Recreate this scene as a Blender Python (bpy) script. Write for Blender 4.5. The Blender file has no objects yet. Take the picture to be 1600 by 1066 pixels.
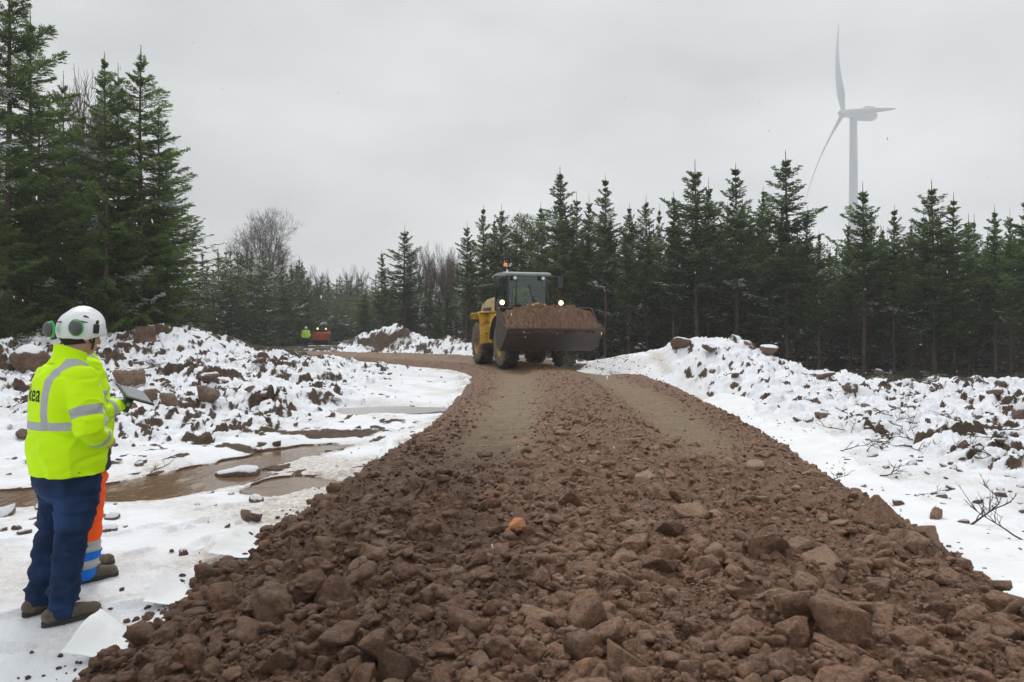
import bpy, bmesh, math, random
import numpy as np
from mathutils import Vector, Matrix
R = math.radians
F = 1164.0; HY = 508.0; CZ = 1.7          # focal length (px of the 1600 px photograph), horizon row, camera height
scene = bpy.context.scene
COL = scene.collection

# ------------------------------------------------------------------ noise
def _hash(ix, iy, iz, seed):
    h = (ix.astype(np.int64)*374761393 + iy.astype(np.int64)*668265263 + iz.astype(np.int64)*2147483647//3*2 + seed*1274126177) & 0xffffffff
    h = ((h ^ (h >> 13))*1274126177) & 0xffffffff
    h = ((h ^ (h >> 16))*2246822519) & 0xffffffff
    h = h ^ (h >> 15)
    return (h & 0xffffff)/float(0x1000000)
def h2(ix, iy, seed): return _hash(ix, iy, np.zeros_like(ix), seed)
def pnoise(x, y, seed=0):
    x = np.asarray(x, float); y = np.asarray(y, float)
    ix = np.floor(x).astype(np.int64); iy = np.floor(y).astype(np.int64)
    fx = x-ix; fy = y-iy
    u = fx*fx*fx*(fx*(fx*6-15)+10); v = fy*fy*fy*(fy*(fy*6-15)+10)
    def g(a, b):
        t = h2(ix+a, iy+b, seed)*2*np.pi
        return np.cos(t)*(fx-a)+np.sin(t)*(fy-b)
    n0 = g(0,0)*(1-u)+g(1,0)*u; n1 = g(0,1)*(1-u)+g(1,1)*u
    return (n0*(1-v)+n1*v)*1.5
def fbm(x, y, octv=4, seed=0, gain=.5):
    s = 0; a = 1; t = 0
    for k in range(octv):
        s = s+a*pnoise(x*2**k+17.3*k, y*2**k-9.1*k, seed+k); t += a; a *= gain
    return s/t
def billow(x, y, octv=4, seed=0, gain=.5):
    s = 0; a = 1; t = 0
    for k in range(octv):
        s = s+a*(np.abs(pnoise(x*2.1**k+7.7*k, y*2.1**k-3.3*k, seed+k))); t += a; a *= gain
    return s/t
def vn3(p, seed=0):
    i = np.floor(p).astype(np.int64); f = p-i; f = f*f*(3-2*f)
    r = 0
    for a in (0,1):
        for b in (0,1):
            for c in (0,1):
                w = (f[:,0] if a else 1-f[:,0])*(f[:,1] if b else 1-f[:,1])*(f[:,2] if c else 1-f[:,2])
                r = r+w*_hash(i[:,0]+a, i[:,1]+b, i[:,2]+c, seed)
    return r*2-1
def fbm3(p, octv=3, seed=0):
    s = 0; a = 1; t = 0
    for k in range(octv): s = s+a*vn3(p*2**k+5.2*k, seed+k); t += a; a *= .5
    return s/t
def worley(x, y, seed=0):
    ix = np.floor(x).astype(np.int64); iy = np.floor(y).astype(np.int64)
    f1 = np.full(x.shape, 9.); f2 = np.full(x.shape, 9.); idx = np.zeros(x.shape, np.int64); idy = np.zeros(x.shape, np.int64)
    dx = np.zeros(x.shape); dy = np.zeros(x.shape)
    for a in (-1,0,1):
        for b in (-1,0,1):
            jx = ix+a; jy = iy+b
            px = jx+h2(jx,jy,seed); py = jy+h2(jx,jy,seed+77)
            ex = x-px; ey = y-py
            d = np.sqrt(ex*ex+ey*ey)
            n = d < f1
            f2 = np.where(n, f1, np.minimum(f2, d))
            idx = np.where(n, jx, idx); idy = np.where(n, jy, idy)
            dx = np.where(n, ex, dx); dy = np.where(n, ey, dy)
            f1 = np.where(n, d, f1)
    return f1, f2, idx, idy, dx, dy
def stones(x, y, size, seed):
    """broken-stone relief: every cell a tilted facet with cracks between; about 0..1"""
    wx = x/size+.25*pnoise(x/size*1.7, y/size*1.7, seed+5); wy = y/size+.25*pnoise(x/size*1.7+9, y/size*1.7, seed+6)
    f1, f2, i, j, dx, dy = worley(wx, wy, seed)
    hgt = h2(i, j, seed+11); tx = h2(i, j, seed+12)-.5; ty = h2(i, j, seed+13)-.5
    e = np.clip((f2-f1)/.28, 0, 1)
    dome = 1-np.clip(f1, 0, 1)**2*.7
    return (hgt*.55+.35*dome+(tx*dx+ty*dy)*1.1)*(e*(2-e))
def sst(a, b, x):
    t = np.clip((x-a)/(b-a), 0, 1); return t*t*(3-2*t)

# ------------------------------------------------------------------ objects
def tag(o, label=None, cat=None, group=None, kind=None):
    if label: o['label'] = label
    if cat: o['category'] = cat
    if group: o['group'] = group
    if kind: o['kind'] = kind
    return o
def link(o, parent=None):
    COL.objects.link(o)
    if parent is not None: o.parent = parent
    return o
def empty(name, loc=(0,0,0), rz=0.):
    o = bpy.data.objects.new(name, None); COL.objects.link(o)
    o.location = loc; o.rotation_euler = (0,0,rz); o.empty_display_size = .2
    return o
def np_mesh(name, V, Fc, mats=None, smooth=True, attrs=None, fmat=None):
    """V (n,3); Fc: (m,k) array or list of such arrays"""
    if not isinstance(Fc, list): Fc = [Fc]
    Fc = [np.asarray(f, np.int32) for f in Fc if len(f)]
    me = bpy.data.meshes.new(name)
    V = np.asarray(V, np.float32)
    me.vertices.add(len(V)); me.vertices.foreach_set('co', V.ravel())
    nl = sum(f.size for f in Fc); nf = sum(len(f) for f in Fc)
    me.loops.add(nl); me.loops.foreach_set('vertex_index', np.concatenate([f.ravel() for f in Fc]))
    me.polygons.add(nf)
    tot = np.concatenate([np.full(len(f), f.shape[1], np.int32) for f in Fc])
    st = np.concatenate([[0], np.cumsum(tot)[:-1]]).astype(np.int32)
    me.polygons.foreach_set('loop_start', st)
    try: me.polygons.foreach_set('loop_total', tot)
    except Exception: pass
    me.polygons.foreach_set('use_smooth', np.full(nf, bool(smooth)))
    if fmat is not None: me.polygons.foreach_set('material_index', np.asarray(fmat, np.int32))
    for k, a in (attrs or {}).items():
        at = me.attributes.new(k, 'FLOAT', 'POINT'); at.data.foreach_set('value', np.asarray(a, np.float32))
    me.update(calc_edges=True)
    for m in (mats or []): me.materials.append(m)
    return me
def np_obj(name, V, Fc, mat, parent=None, smooth=True, attrs=None):
    me = np_mesh(name, V, Fc, mat if isinstance(mat, list) else [mat], smooth, attrs)
    return link(bpy.data.objects.new(name, me), parent)

# ------------------------------------------------------------------ materials
class NT:
    def __init__(s, name):
        s.m = bpy.data.materials.new(name); s.m.use_nodes = True
        s.t = s.m.node_tree; s.n = s.t.nodes; s.l = s.t.links
        s.b = s.n['Principled BSDF']; s.o = s.n['Material Output']
        s.tc = None
    def new(s, t, **k):
        n = s.n.new(t)
        for a, v in k.items(): setattr(n, a, v)
        return n
    def set(s, n, i, v):
        if hasattr(v, 'is_linked') or isinstance(v, bpy.types.NodeSocket): s.l.new(v, n.inputs[i])
        else: n.inputs[i].default_value = v
    def coord(s, kind='Object'):
        if s.tc is None: s.tc = s.new('ShaderNodeTexCoord')
        return s.tc.outputs[kind]
    def geo(s, out): return s.new('ShaderNodeNewGeometry').outputs[out]
    def attr(s, name): return s.new('ShaderNodeAttribute', attribute_name=name).outputs['Fac']
    def noise(s, scale, detail=4, rough=.55, vec=None, dist=0.):
        n = s.new('ShaderNodeTexNoise'); n.inputs['Scale'].default_value = scale; n.inputs['Detail'].default_value = detail
        n.inputs['Roughness'].default_value = rough; n.inputs['Distortion'].default_value = dist
        s.l.new(vec or s.coord(), n.inputs['Vector']); return n.outputs['Fac']
    def voro(s, scale, feat='F1', vec=None, out='Distance'):
        n = s.new('ShaderNodeTexVoronoi', feature=feat); n.inputs['Scale'].default_value = scale
        s.l.new(vec or s.coord(), n.inputs['Vector']); return n.outputs[out]
    def ramp(s, f, stops, interp='LINEAR'):
        n = s.new('ShaderNodeValToRGB'); s.l.new(f, n.inputs[0]); cr = n.color_ramp; cr.interpolation = interp
        while len(cr.elements) < len(stops): cr.elements.new(.5)
        for e, (p, c) in zip(cr.elements, stops):
            e.position = p; e.color = (c if hasattr(c, '__len__') else (c,c,c))+((1,) if (not hasattr(c,'__len__') or len(c) == 3) else ())
        return n.outputs[0]
    def math(s, op, a, b=0., c=None, clamp=False):
        n = s.new('ShaderNodeMath', operation=op, use_clamp=clamp); s.set(n, 0, a); s.set(n, 1, b)
        if c is not None: s.set(n, 2, c)
        return n.outputs[0]
    def mix(s, f, a, b, blend='MIX'):
        n = s.new('ShaderNodeMix', data_type='RGBA', blend_type=blend)
        s.set(n, 0, f)
        for i, v in ((6, a), (7, b)):
            if isinstance(v, bpy.types.NodeSocket): s.l.new(v, n.inputs[i])
            else: n.inputs[i].default_value = tuple(v)+((1,) if len(v) == 3 else ())
        return n.outputs[2]
    def sep(s, v):
        n = s.new('ShaderNodeSeparateXYZ'); s.l.new(v, n.inputs[0]); return n.outputs
    def mapping(s, vec, scale=(1,1,1), loc=(0,0,0), rot=(0,0,0)):
        n = s.new('ShaderNodeMapping'); s.l.new(vec, n.inputs[0]); n.inputs['Scale'].default_value = scale
        n.inputs['Location'].default_value = loc; n.inputs['Rotation'].default_value = rot; return n.outputs[0]
    def bump(s, h, strength=.5, dist=.01, normal=None):
        n = s.new('ShaderNodeBump'); n.inputs['Strength'].default_value = strength; n.inputs['Distance'].default_value = dist
        s.l.new(h, n.inputs['Height'])
        if normal is not None: s.l.new(normal, n.inputs['Normal'])
        return n.outputs[0]
    def base(s, c): s.set(s.b, 'Base Color', c if isinstance(c, bpy.types.NodeSocket) else tuple(c)+(1,))
    def rough(s, v): s.set(s.b, 'Roughness', v)
    def spec(s, v): s.set(s.b, 'Specular IOR Level', v)
    def normal(s, v): s.l.new(v, s.b.inputs['Normal'])

SNOWC = (.82,.84,.88)
def moist(n, c, w):
    """freshly tipped moist clay on the left part of the fill: darker and redder soil"""
    x = n.sep(w)[0]; y = n.sep(w)[1]
    m = n.ramp(n.math('ADD', n.math('MULTIPLY', n.math('SUBTRACT', .35, x), .45), n.math('MULTIPLY', n.noise(1.2, 4, .6, w), .8)), [(.42,0.),(.70,1.)])
    m = n.math('MULTIPLY', m, n.ramp(n.math('MULTIPLY', y, .05), [(.40,1.),(.60,0.)]))
    c = n.mix(1., c, (1.30,1.20,1.10), 'MULTIPLY')
    return n.mix(n.math('MULTIPLY', m, .9), c, n.mix(1., c, (.52,.45,.38), 'MULTIPLY'))
def mat_soil():
    n = NT('soil'); w = n.coord('Object')
    big = n.noise(.55, 3, .6, w); mid = n.noise(6, 5, .65, w); fine = n.noise(60, 4, .7, w)
    c = n.ramp(mid, [(.25,(.045,.024,.015)), (.5,(.120,.066,.041)), (.78,(.23,.138,.09))])
    c = n.mix(n.ramp(big, [(.42,0.),(.62,.75)]), c, n.ramp(fine, [(.3,(.085,.05,.032)), (.7,(.20,.127,.083))]))
    tr = n.attr('track')
    c = n.mix(tr, c, n.ramp(n.noise(22, 5, .7, w), [(.3,(.105,.075,.045)), (.7,(.20,.152,.094))]))
    gr = n.ramp(n.noise(.9, 3, .6, n.mapping(w, (1,1,1), (13,4,0))), [(.6,0.),(.72,.6)])
    c = n.mix(gr, c, (.20,.085,.03), 'MIX') if False else c
    sp = n.ramp(n.noise(230, 2, .8, w), [(.56,0.),(.66,1.)])
    c = n.mix(n.math('MULTIPLY', sp, .5), c, (.32,.24,.18))
    sp2 = n.ramp(n.noise(48, 4, .8, w), [(.54,0.),(.68,.5)]); c = n.mix(n.math('MULTIPLY', sp2, n.math('SUBTRACT', 1., tr)), c, (.30,.215,.155))  # pale speckle: highlights on the crumbs put into the colour
    dk = n.ramp(n.noise(34, 4, .75, w), [(.3,.45),(.5,1.)])  # shade of crevices painted as random dark spots
    c = n.mix(1., c, dk, 'MULTIPLY')
    # orange iron patches
    o = n.ramp(n.noise(1.7, 2, .5, n.mapping(w, (1,1,1), (3.1,7.7,0))), [(.69,0.),(.74,.55)])
    c = n.mix(o, c, (.26,.10,.035))
    c = moist(n, c, w)
    n.base(c); n.rough(n.ramp(mid, [(.3,.55),(.7,.95)])); n.spec(.35)
    b = n.bump(n.noise(26, 7, .72, w), .9, .025)
    b = n.bump(n.noise(120, 4, .75, w), .8, .006, b)
    n.normal(b); return n.m
def mat_rock(name='mud_stone', mud=(.190,.106,.067), snow=0., grey=.25):
    n = NT(name); w = n.geo('Position'); rnd = n.attr('rnd')
    oi = n.new('ShaderNodeObjectInfo').outputs['Random']
    r = n.math('FRACT', n.math('ADD', rnd, oi))
    a = n.noise(5., 5, .65, w); f = n.noise(24, 6, .7, w)
    stone = n.ramp(n.math('ADD', n.math('MULTIPLY', r, .7), n.math('MULTIPLY', a, .3)),
        [(.1,(.22,.118,.073)), (.35,(.32,.195,.125)), (.6,(.14,.085,.056)), (.8,(.28,.18,.12)), (.9,(.30,.25,.19)), (1.,(.24,.25,.21))])
    mudc = n.ramp(f, [(.28,tuple(.5*v for v in mud)), (.5,mud), (.72,tuple(1.75*v for v in mud))])
    k = n.ramp(n.math('ADD', n.math('MULTIPLY', a, .75), n.math('MULTIPLY', r, .25)), [(.40-.0,0.), (.40+grey,1.)])
    c = n.mix(k, mudc, stone)
    sp = n.ramp(n.noise(55, 4, .8, w), [(.53,0.),(.66,1.)])
    c = n.mix(n.math('MULTIPLY', sp, .55), c, (.36,.27,.21))  # speckled highlights painted into the stone colour
    c = n.mix(1., c, n.ramp(n.noise(38, 5, .75, n.mapping(w, (1,1,1), (3,9,2))), [(.32,.38),(.52,1.)]), 'MULTIPLY')  # dark crevices: shade multiplied into the colour by noise
    if snow > 0:
        nz = n.sep(n.geo('Normal'))[2]
        s = n.math('ADD', nz, n.math('MULTIPLY', n.math('SUBTRACT', n.noise(5, 4, .6, w), .5), 1.1))
        s = n.ramp(s, [(1-snow, 0.), (1-snow+.12, 1.)])
        c = n.mix(s, c, SNOWC)
    if snow == 0: c = moist(n, c, w)
    n.base(c); n.rough(n.ramp(n.noise(13, 4, .6, w), [(.35,.45),(.6,.85)])); n.spec(.45)
    b = n.bump(n.noise(20, 7, .72, w), 1., .035)
    b = n.bump(n.noise(90, 4, .75, w), .9, .009, b)
    n.normal(b); return n.m
def mat_ground():
    n = NT('snowy_ground'); w = n.coord('Object')
    s = n.attr('snow')
    s = n.math('ADD', s, n.math('MULTIPLY', n.math('SUBTRACT', n.noise(11, 5, .7, w), .5), .5))
    s = n.math('ADD', s, n.math('MULTIPLY', n.math('SUBTRACT', n.noise(45, 3, .7, w), .5), .28))
    k = n.ramp(s, [(.44,0.), (.56,1.)])
    soil = n.ramp(n.noise(7, 5, .7, w), [(.25,(.035,.022,.015)), (.5,(.085,.052,.035)), (.75,(.16,.105,.075))])
    soil = n.mix(n.ramp(n.noise(1.3, 2, .5, w), [(.45,0.),(.65,.6)]), soil, (.075,.062,.035))
    soil = n.mix(n.attr('floor'), soil, n.ramp(n.noise(9, 5, .7, w), [(.3,(.02,.017,.01)), (.7,(.075,.065,.032))]))
    snow = n.ramp(n.noise(2.2, 4, .6, w), [(.3,(.78,.80,.845)), (.7,(.87,.885,.91))])
    mud = n.attr('mud')
    mudf = n.math('MULTIPLY', mud, n.ramp(n.noise(16, 5, .75, w), [(.35,.1),(.65,1.)]), clamp=True)
    snow = n.mix(mudf, snow, (.42,.34,.25))
    dz = n.ramp(n.noise(120, 2, .7, w), [(.64,0.),(.70,.8)])
    dz = n.math('MULTIPLY', dz, n.ramp(n.noise(1.3, 3, .6, w), [(.46,0.),(.58,1.)]))
    snow = n.mix(dz, snow, (.16,.10,.07))
    n.base(n.mix(k, soil, snow))
    n.rough(n.ramp(k, [(0,.9),(1,.75)])); n.spec(.25)
    b1 = n.bump(n.noise(28, 5, .7, w), .7, .03)
    b1 = n.bump(k, .6, .025, b1)
    n.normal(b1); return n.m
def simple(name, c, rough=.6, metal=0., spec=.5, var=.0, bump=0., bscale=60, dirt=None, dscale=5, damt=.5):
    n = NT(name); w = n.coord('Object')
    col = tuple(c)+(1,)
    if var > 0:
        f = n.noise(7, 4, .6, w)
        col = n.ramp(f, [(.3, tuple(v*(1-var) for v in c)), (.7, tuple(min(1,v*(1+var)) for v in c))])
    if dirt:
        d = n.ramp(n.noise(dscale, 5, .7, w), [(.2+damt*.35, 1.), (.35+damt*.4, 0.)])
        col = n.mix(d, col if not isinstance(col, tuple) else col, dirt)
    n.set(n.b, 'Base Color', col); n.rough(rough); n.spec(spec); n.b.inputs['Metallic'].default_value = metal
    if bump > 0: n.normal(n.bump(n.noise(bscale, 4, .6, w), bump, .01))
    return n.m
def emis(name, c, s):
    n = NT(name); n.base(c); n.b.inputs['Emission Color'].default_value = tuple(c)+(1,); n.b.inputs['Emission Strength'].default_value = s
    return n.m
M = {}
M['soil'] = mat_soil(); M['rock'] = mat_rock(); M['ground'] = mat_ground()
M['rock_snow'] = mat_rock('snow_dusted_stone', mud=(.13,.075,.048), snow=.42, grey=.2)
M['rock_brown'] = mat_rock('brown_stone', mud=(.13,.078,.05), snow=.06, grey=.2)

# ------------------------------------------------------------------ camera, sky, sun, haze
cam = bpy.data.cameras.new('camera'); co = bpy.data.objects.new('camera', cam); COL.objects.link(co)
co.location = (0,0,CZ); co.rotation_euler = (R(90),0,0)
cam.sensor_width = 36; cam.lens = 36*F/1600; cam.shift_y = -(533-HY)/1600
cam.clip_start = .05; cam.clip_end = 6000
scene.camera = co
SUN_EL, SUN_AZ = R(50), R(-20)
wd = bpy.data.worlds.new('World'); scene.world = wd; wd.use_nodes = True
wt = wd.node_tree; wn = wt.nodes; wl = wt.links
bg = wn['Background']
sky = wn.new('ShaderNodeTexSky'); sky.sky_type = 'NISHITA'; sky.sun_disc = False; sky.sun_elevation = SUN_EL; sky.sun_rotation = SUN_AZ
hs = wn.new('ShaderNodeHueSaturation'); hs.inputs['Saturation'].default_value = .12; wl.new(sky.outputs[0], hs.inputs['Color'])
tc = wn.new('ShaderNodeTexCoord'); sp_ = wn.new('ShaderNodeSeparateXYZ'); wl.new(tc.outputs['Generated'], sp_.inputs[0])
gr = wn.new('ShaderNodeValToRGB'); wl.new(sp_.outputs[2], gr.inputs[0])      # overcast: the zenith is brighter than the horizon
el = gr.color_ramp.elements; el[0].position = 0.; el[0].color = (5.85,6.05,6.12,1); el[1].position = .95; el[1].color = (11.2,11.3,11.5,1)
e = el.new(.38); e.color = (5.85,6.05,6.12,1)
mp = wn.new('ShaderNodeMapping'); mp.inputs['Scale'].default_value = (1,1,2.4); wl.new(tc.outputs['Generated'], mp.inputs[0])
nz = wn.new('ShaderNodeTexNoise'); nz.inputs['Scale'].default_value = 3.6; nz.inputs['Detail'].default_value = 4; nz.inputs['Roughness'].default_value = .45; wl.new(mp.outputs[0], nz.inputs['Vector'])
cr = wn.new('ShaderNodeValToRGB'); wl.new(nz.outputs['Fac'], cr.inputs[0])
cr.color_ramp.elements[0].position = .3; cr.color_ramp.elements[0].color = (.76,.78,.80,1)
cr.color_ramp.elements[1].position = .72; cr.color_ramp.elements[1].color = (1.17,1.165,1.15,1)
mx = wn.new('ShaderNodeMix'); mx.data_type = 'RGBA'; mx.blend_type = 'MULTIPLY'; mx.inputs[0].default_value = 1; wl.new(gr.outputs[0], mx.inputs[6]); wl.new(cr.outputs[0], mx.inputs[7])
m2 = wn.new('ShaderNodeMix'); m2.data_type = 'RGBA'; m2.inputs[0].default_value = .93; wl.new(hs.outputs[0], m2.inputs[6]); wl.new(mx.outputs[2], m2.inputs[7])
wl.new(m2.outputs[2], bg.inputs['Color']); bg.inputs['Strength'].default_value = .1
sl = bpy.data.lights.new('sun', 'SUN'); so = bpy.data.objects.new('sun', sl); COL.objects.link(so)
sl.energy = 1.5; sl.angle = R(14); sl.color = (1,.975,.94); so.rotation_euler = (R(90)-SUN_EL, 0, R(180)-SUN_AZ)
vs = scene.view_settings; vs.view_transform = 'Standard'; vs.look = 'None'; vs.exposure = .22; vs.gamma = 1
HAZE = True
scene.cycles.volume_bounces = 2
scene.cycles.max_bounces = 6
# ------------------------------------------------------------------ terrain
def P(px, py, Y): return ((px-800)/F*Y, Y, CZ-(py-HY)/F*Y)
CP = [(-2.6,4.3,0),(-2.9,5,0),(-1.5,3,0),(-4,3,0),(-6,4,.1),(0,0,0),(4,0,0),(-4,-4,0),(4,-4,0),(-9,5,.35),
 (-4.4,7.8,-.16),(-3.6,9.2,-.16),(-2.9,10.8,-.15),(-5.6,8.2,-.12),(-2.5,7.2,0),(-1.9,9.3,-.02),(-1.8,11.5,-.03),(-8,9.5,.25),(-5.9,12,.22),(-3.6,13.2,.05),(-2.2,14,.0),
 P(60,600,13),P(200,575,15.5),P(250,525,19),P(320,527,20.5),P(400,550,24),P(440,552,28),P(350,565,18),P(450,573,20),P(550,590,20),P(620,600,20),
 P(650,575,28),P(520,562,30),P(0,540,17),P(100,535,19),(-14,12,.9),(-12,24,1.45),(-9.8,26,1.2),(-20,22,1.7),(-13,31,.7),(-9,33,.25),(-18,40,.2),
 (-17,56,-.25),(-20,63,-.2),(-10,45,0),(-25,80,-.3),(0,60,-.3),(-30,110,-.3),(20,110,-.3),(-60,60,0),(-60,110,-.2),
 (3.2,4.6,0),(3.3,6.3,0),(3.8,10.9,0),(4.4,19.5,.08),(6,7,.1),(8,8,.28),(6.6,12,.27),P(1430,612,16),P(1600,603,15),P(1340,597,18),P(1240,573,19),P(1160,542,20),
 P(1100,528,20.5),P(1050,539,21.5),P(1000,552,24),P(960,561,26),(4.9,17.5,.26),(6,25,-.05),(9,22,-.1),(12,20,.0),(8,30,-.35),(14,28,-.4),(20,30,-.4),(0,40,-.1),
 (5,40,-.4),(20,50,-.4),(17,11,.85),(16,5,.6),(22,18,.1),(60,40,-.4),(60,110,-.4),(30,0,.5),(-30,0,.6),(2,33,.0)]
CP = np.array(CP, float)
def _tps(r): return np.where(r > 1e-9, r*r*np.log(np.maximum(r, 1e-9)), 0)
def _warp(x, y):      # compress distance so that near points do not swing the far ground
    r = np.hypot(x, y)+1e-6; k = np.log1p(r/6)*6/r
    return x*k, y*k
_cx, _cy = _warp(CP[:,0], CP[:,1])
_n = len(CP); _A = np.zeros((_n+3, _n+3))
_A[:_n,:_n] = _tps(np.hypot(_cx[:,None]-_cx, _cy[:,None]-_cy))+np.eye(_n)*.06
_A[:_n,_n] = 1; _A[:_n,_n+1] = _cx; _A[:_n,_n+2] = _cy; _A[_n:,:_n] = _A[:_n,_n:].T
_w = np.linalg.solve(_A, np.concatenate([CP[:,2], [0,0,0]]))
def bilin(T, gx, gy):
    gx = np.clip(gx, 0, T.shape[1]-1.001); gy = np.clip(gy, 0, T.shape[0]-1.001)
    i = gx.astype(int); j = gy.astype(int); u = gx-i; v = gy-j
    return (T[j,i]*(1-u)+T[j,i+1]*u)*(1-v)+(T[j+1,i]*(1-u)+T[j+1,i+1]*u)*v
_LN, _LR = 440, 42.
_lg = np.linspace(-_LR, _LR, _LN); _LX, _LY = np.meshgrid(_lg, _lg)
_LT = _w[_n]+_w[_n+1]*_LX+_w[_n+2]*_LY
for _i in range(_n): _LT = _LT+_w[_i]*_tps(np.hypot(_LX-_cx[_i], _LY-_cy[_i]))
def H0(x, y):
    x = np.asarray(x, float); y = np.asarray(y, float); sh = x.shape
    wx, wy = _warp(x.ravel(), y.ravel()); z = bilin(_LT, (wx+_LR)/(2*_LR)*(_LN-1), (wy+_LR)/(2*_LR)*(_LN-1))
    far = sst(95, 140, np.hypot(x.ravel(), y.ravel())); z = z*(1-far)-.3*far
    z = z+np.zeros_like(z)
    # snow covered heap of spoil on the far side of the bend
    for (cx, cy, rx, ry, hh) in ((-8.2,46.5,2.6,1.9,1.1),(-6.3,46,1.9,1.7,.7),(-4.4,44,1.7,1.3,.75),(-3.,43,1.2,1.2,.5),(-1.8,42,1.3,1.1,.35)):
        z = z+hh*np.exp(-(((x.ravel()-cx)/rx)**2+((y.ravel()-cy)/ry)**2)**1.3)
    return z.reshape(sh)
CL = np.array([(.5,-8),(.5,0),(.55,4.5),(.85,8),(1.2,11.5),(1.4,15),(1.45,20),(1.15,23.5),(.25,27),(-1.8,30.5),(-5.6,33.8),(-11,36.8),(-17,41),(-24,49),(-30,60),(-38,74)], float)
def _resample(P_, n):
    # Catmull-Rom
    out = []
    Q = np.vstack([2*P_[0]-P_[1], P_, 2*P_[-1]-P_[-2]])
    for i in range(1, len(Q)-2):
        for t in np.linspace(0, 1, n, endpoint=False):
            a, b, c, d = Q[i-1], Q[i], Q[i+1], Q[i+2]
            out.append(.5*((2*b)+(-a+c)*t+(2*a-5*b+4*c-d)*t*t+(-a+3*b-3*c+d)*t**3))
    out.append(P_[-1]); return np.array(out)
CLr = _resample(CL, 8)
def _road_uv(x, y):
    """signed distance across the road (+ = right of the camera's view) and y-like station"""
    sh = x.shape; x = x.ravel(); y = y.ravel()
    best = np.full(x.shape, 1e9); t = np.zeros(x.shape); s = np.zeros(x.shape); acc = 0
    for i in range(len(CLr)-1):
        a = CLr[i]; d = CLr[i+1]-a; L = np.hypot(*d)
        k = np.clip(((x-a[0])*d[0]+(y-a[1])*d[1])/L**2, 0, 1)
        ex = x-a[0]-k*d[0]; ey = y-a[1]-k*d[1]; dd = ex*ex+ey*ey
        m = dd < best
        best = np.where(m, dd, best)
        sg = np.sign(ex*d[1]-ey*d[0])
        t = np.where(m, np.sqrt(dd)*sg, t); s = np.where(m, acc+k*L, s); acc += L
    return t.reshape(sh), (s-8).reshape(sh)
_rx = np.arange(-46, 16, .12); _ry = np.arange(-9, 92, .12); _RT, _RS = _road_uv(*np.meshgrid(_rx, _ry))
def road_uv(x, y):
    x = np.asarray(x, float); y = np.asarray(y, float)
    gx = (x+46)/.12; gy = (y+9)/.12
    t = bilin(_RT, gx, gy); s = bilin(_RS, gx, gy)
    out = np.maximum(np.maximum(x-15.5, -46-x), np.maximum(y-91, -9-y)); t = np.where(out > 0, np.sign(t)*(np.abs(t)+out), t)
    return t, s
def road_top(s): return np.interp(s, [-8,2,6,10,20,27,34,42,55,70], [.2,.2,.27,.31,.33,.33,.36,.36,.18,.05])
def tracks(t, s):
    tc1 = np.interp(s, [6,9,12,18,28], [-1.05,-1.15,-1.3,-1.35,-1.3]); tc2 = np.interp(s, [6,9,12,18,28], [1.25,1.3,1.2,1.0,.95])
    w = .52
    a = np.exp(-((t-tc1)/w)**4); b = np.exp(-((t-tc2)/w)**4)
    return np.maximum(a*sst(6.9, 8.6, s), b*sst(7.3, 9.5, s))*(1-.0*s)
def road_z(x, y, detail=True):
    t, s = road_uv(x, y)
    jit = .13*fbm(x*1.1, y*1.1, 3, 31)+.05*pnoise(x*6, y*6, 35)
    at = np.abs(t)+jit
    top = road_top(s)
    hw = np.interp(s, [0,10,20,34,60], [2.15,2.15,2.2,2.2,2.3])
    tr = tracks(t+.06*pnoise(x*1.5, y*1.5, 3), s)
    far = sst(16, 30, s)
    tr_all = np.maximum(tr, far*.75*sst(2.3, 1.5, at))
    z = top-.05*sst(.6, 2.2, at)-np.maximum(at-hw, 0)*.62
    z = z-.055*tr+.05*np.exp(-(t/.75)**2)*sst(7,10,s)*(1-far)
    if detail:
        left = sst(-.2, -1.3, t)*sst(9, 6, s)          # clumpy soil on the near left, stones elsewhere
        z = z+.05*fbm(x*.9, y*.9, 3, 40)*(1-tr_all*.7)
        S = .060*stones(x, y, .26, 50)+.030*stones(x+3, y, .11, 51)+.012*stones(x, y+5, .05, 52)+.05*fbm(x*3, y*3, 4, 53)
        B = .22*(.38-billow(x*1.9, y*1.9, 4, 60, .5))+.035*stones(x, y, .13, 54)+.014*stones(x+1, y, .05, 55)
        G = .034*stones(x, y, .10, 56)+.018*stones(x, y+2, .05, 57)+.04*(.3-billow(x*2.5, y*2.5, 4, 62))
        coarse = sst(10.5, 7.0, s+.8*pnoise(x*.8, y*.8, 9))
        D = coarse*(left*B+(1-left)*S)+(1-coarse)*G*1.15
        rg = .014*pnoise(x*3, s*12, 71)+.007*np.sin(s*28+4*t*np.sign(np.sin(t*9))+1.5*pnoise(x, s, 72))+.02*stones(x, y, .06, 73)*sst(0,.4,fbm(x*.9,y*.9,2,74))
        z = z+D*(1-.80*tr_all)+rg*tr_all
    return z, tr_all, t, s
WZ = -.105      # level of the muddy puddle
def in_puddle(x, y, grow=0.):
    # distance-like field of the puddles: <0 inside
    ex = x+.35*pnoise(x*.9, y*.9, 81)+.12*pnoise(x*3, y*3, 82); ey = y+.35*pnoise(x*.9+5, y*.9, 83)
    def ell(cx, cy, rx, ry, a):
        c, s = math.cos(a), math.sin(a); dx = ex-cx; dy = ey-cy
        return np.sqrt(((dx*c+dy*s)/rx)**2+((-dx*s+dy*c)/ry)**2)-1
    d = ell(-4.25, 8.15, 1.55, .62, .62)
    d = np.minimum(d, ell(-3.35, 9.9, 1.5, .42, 1.0))
    d = np.minimum(d, ell(-2.35, 8.3, .62, .42, .4))
    d = np.minimum(d, ell(-2.35, 15.0, 1.15, .62, .1))
    d = np.minimum(d, ell(-5.6, 7.7, 1.2, .45, .15))
    return d-grow+.16*fbm(x*3.5, y*5.5, 3, 85)
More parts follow.
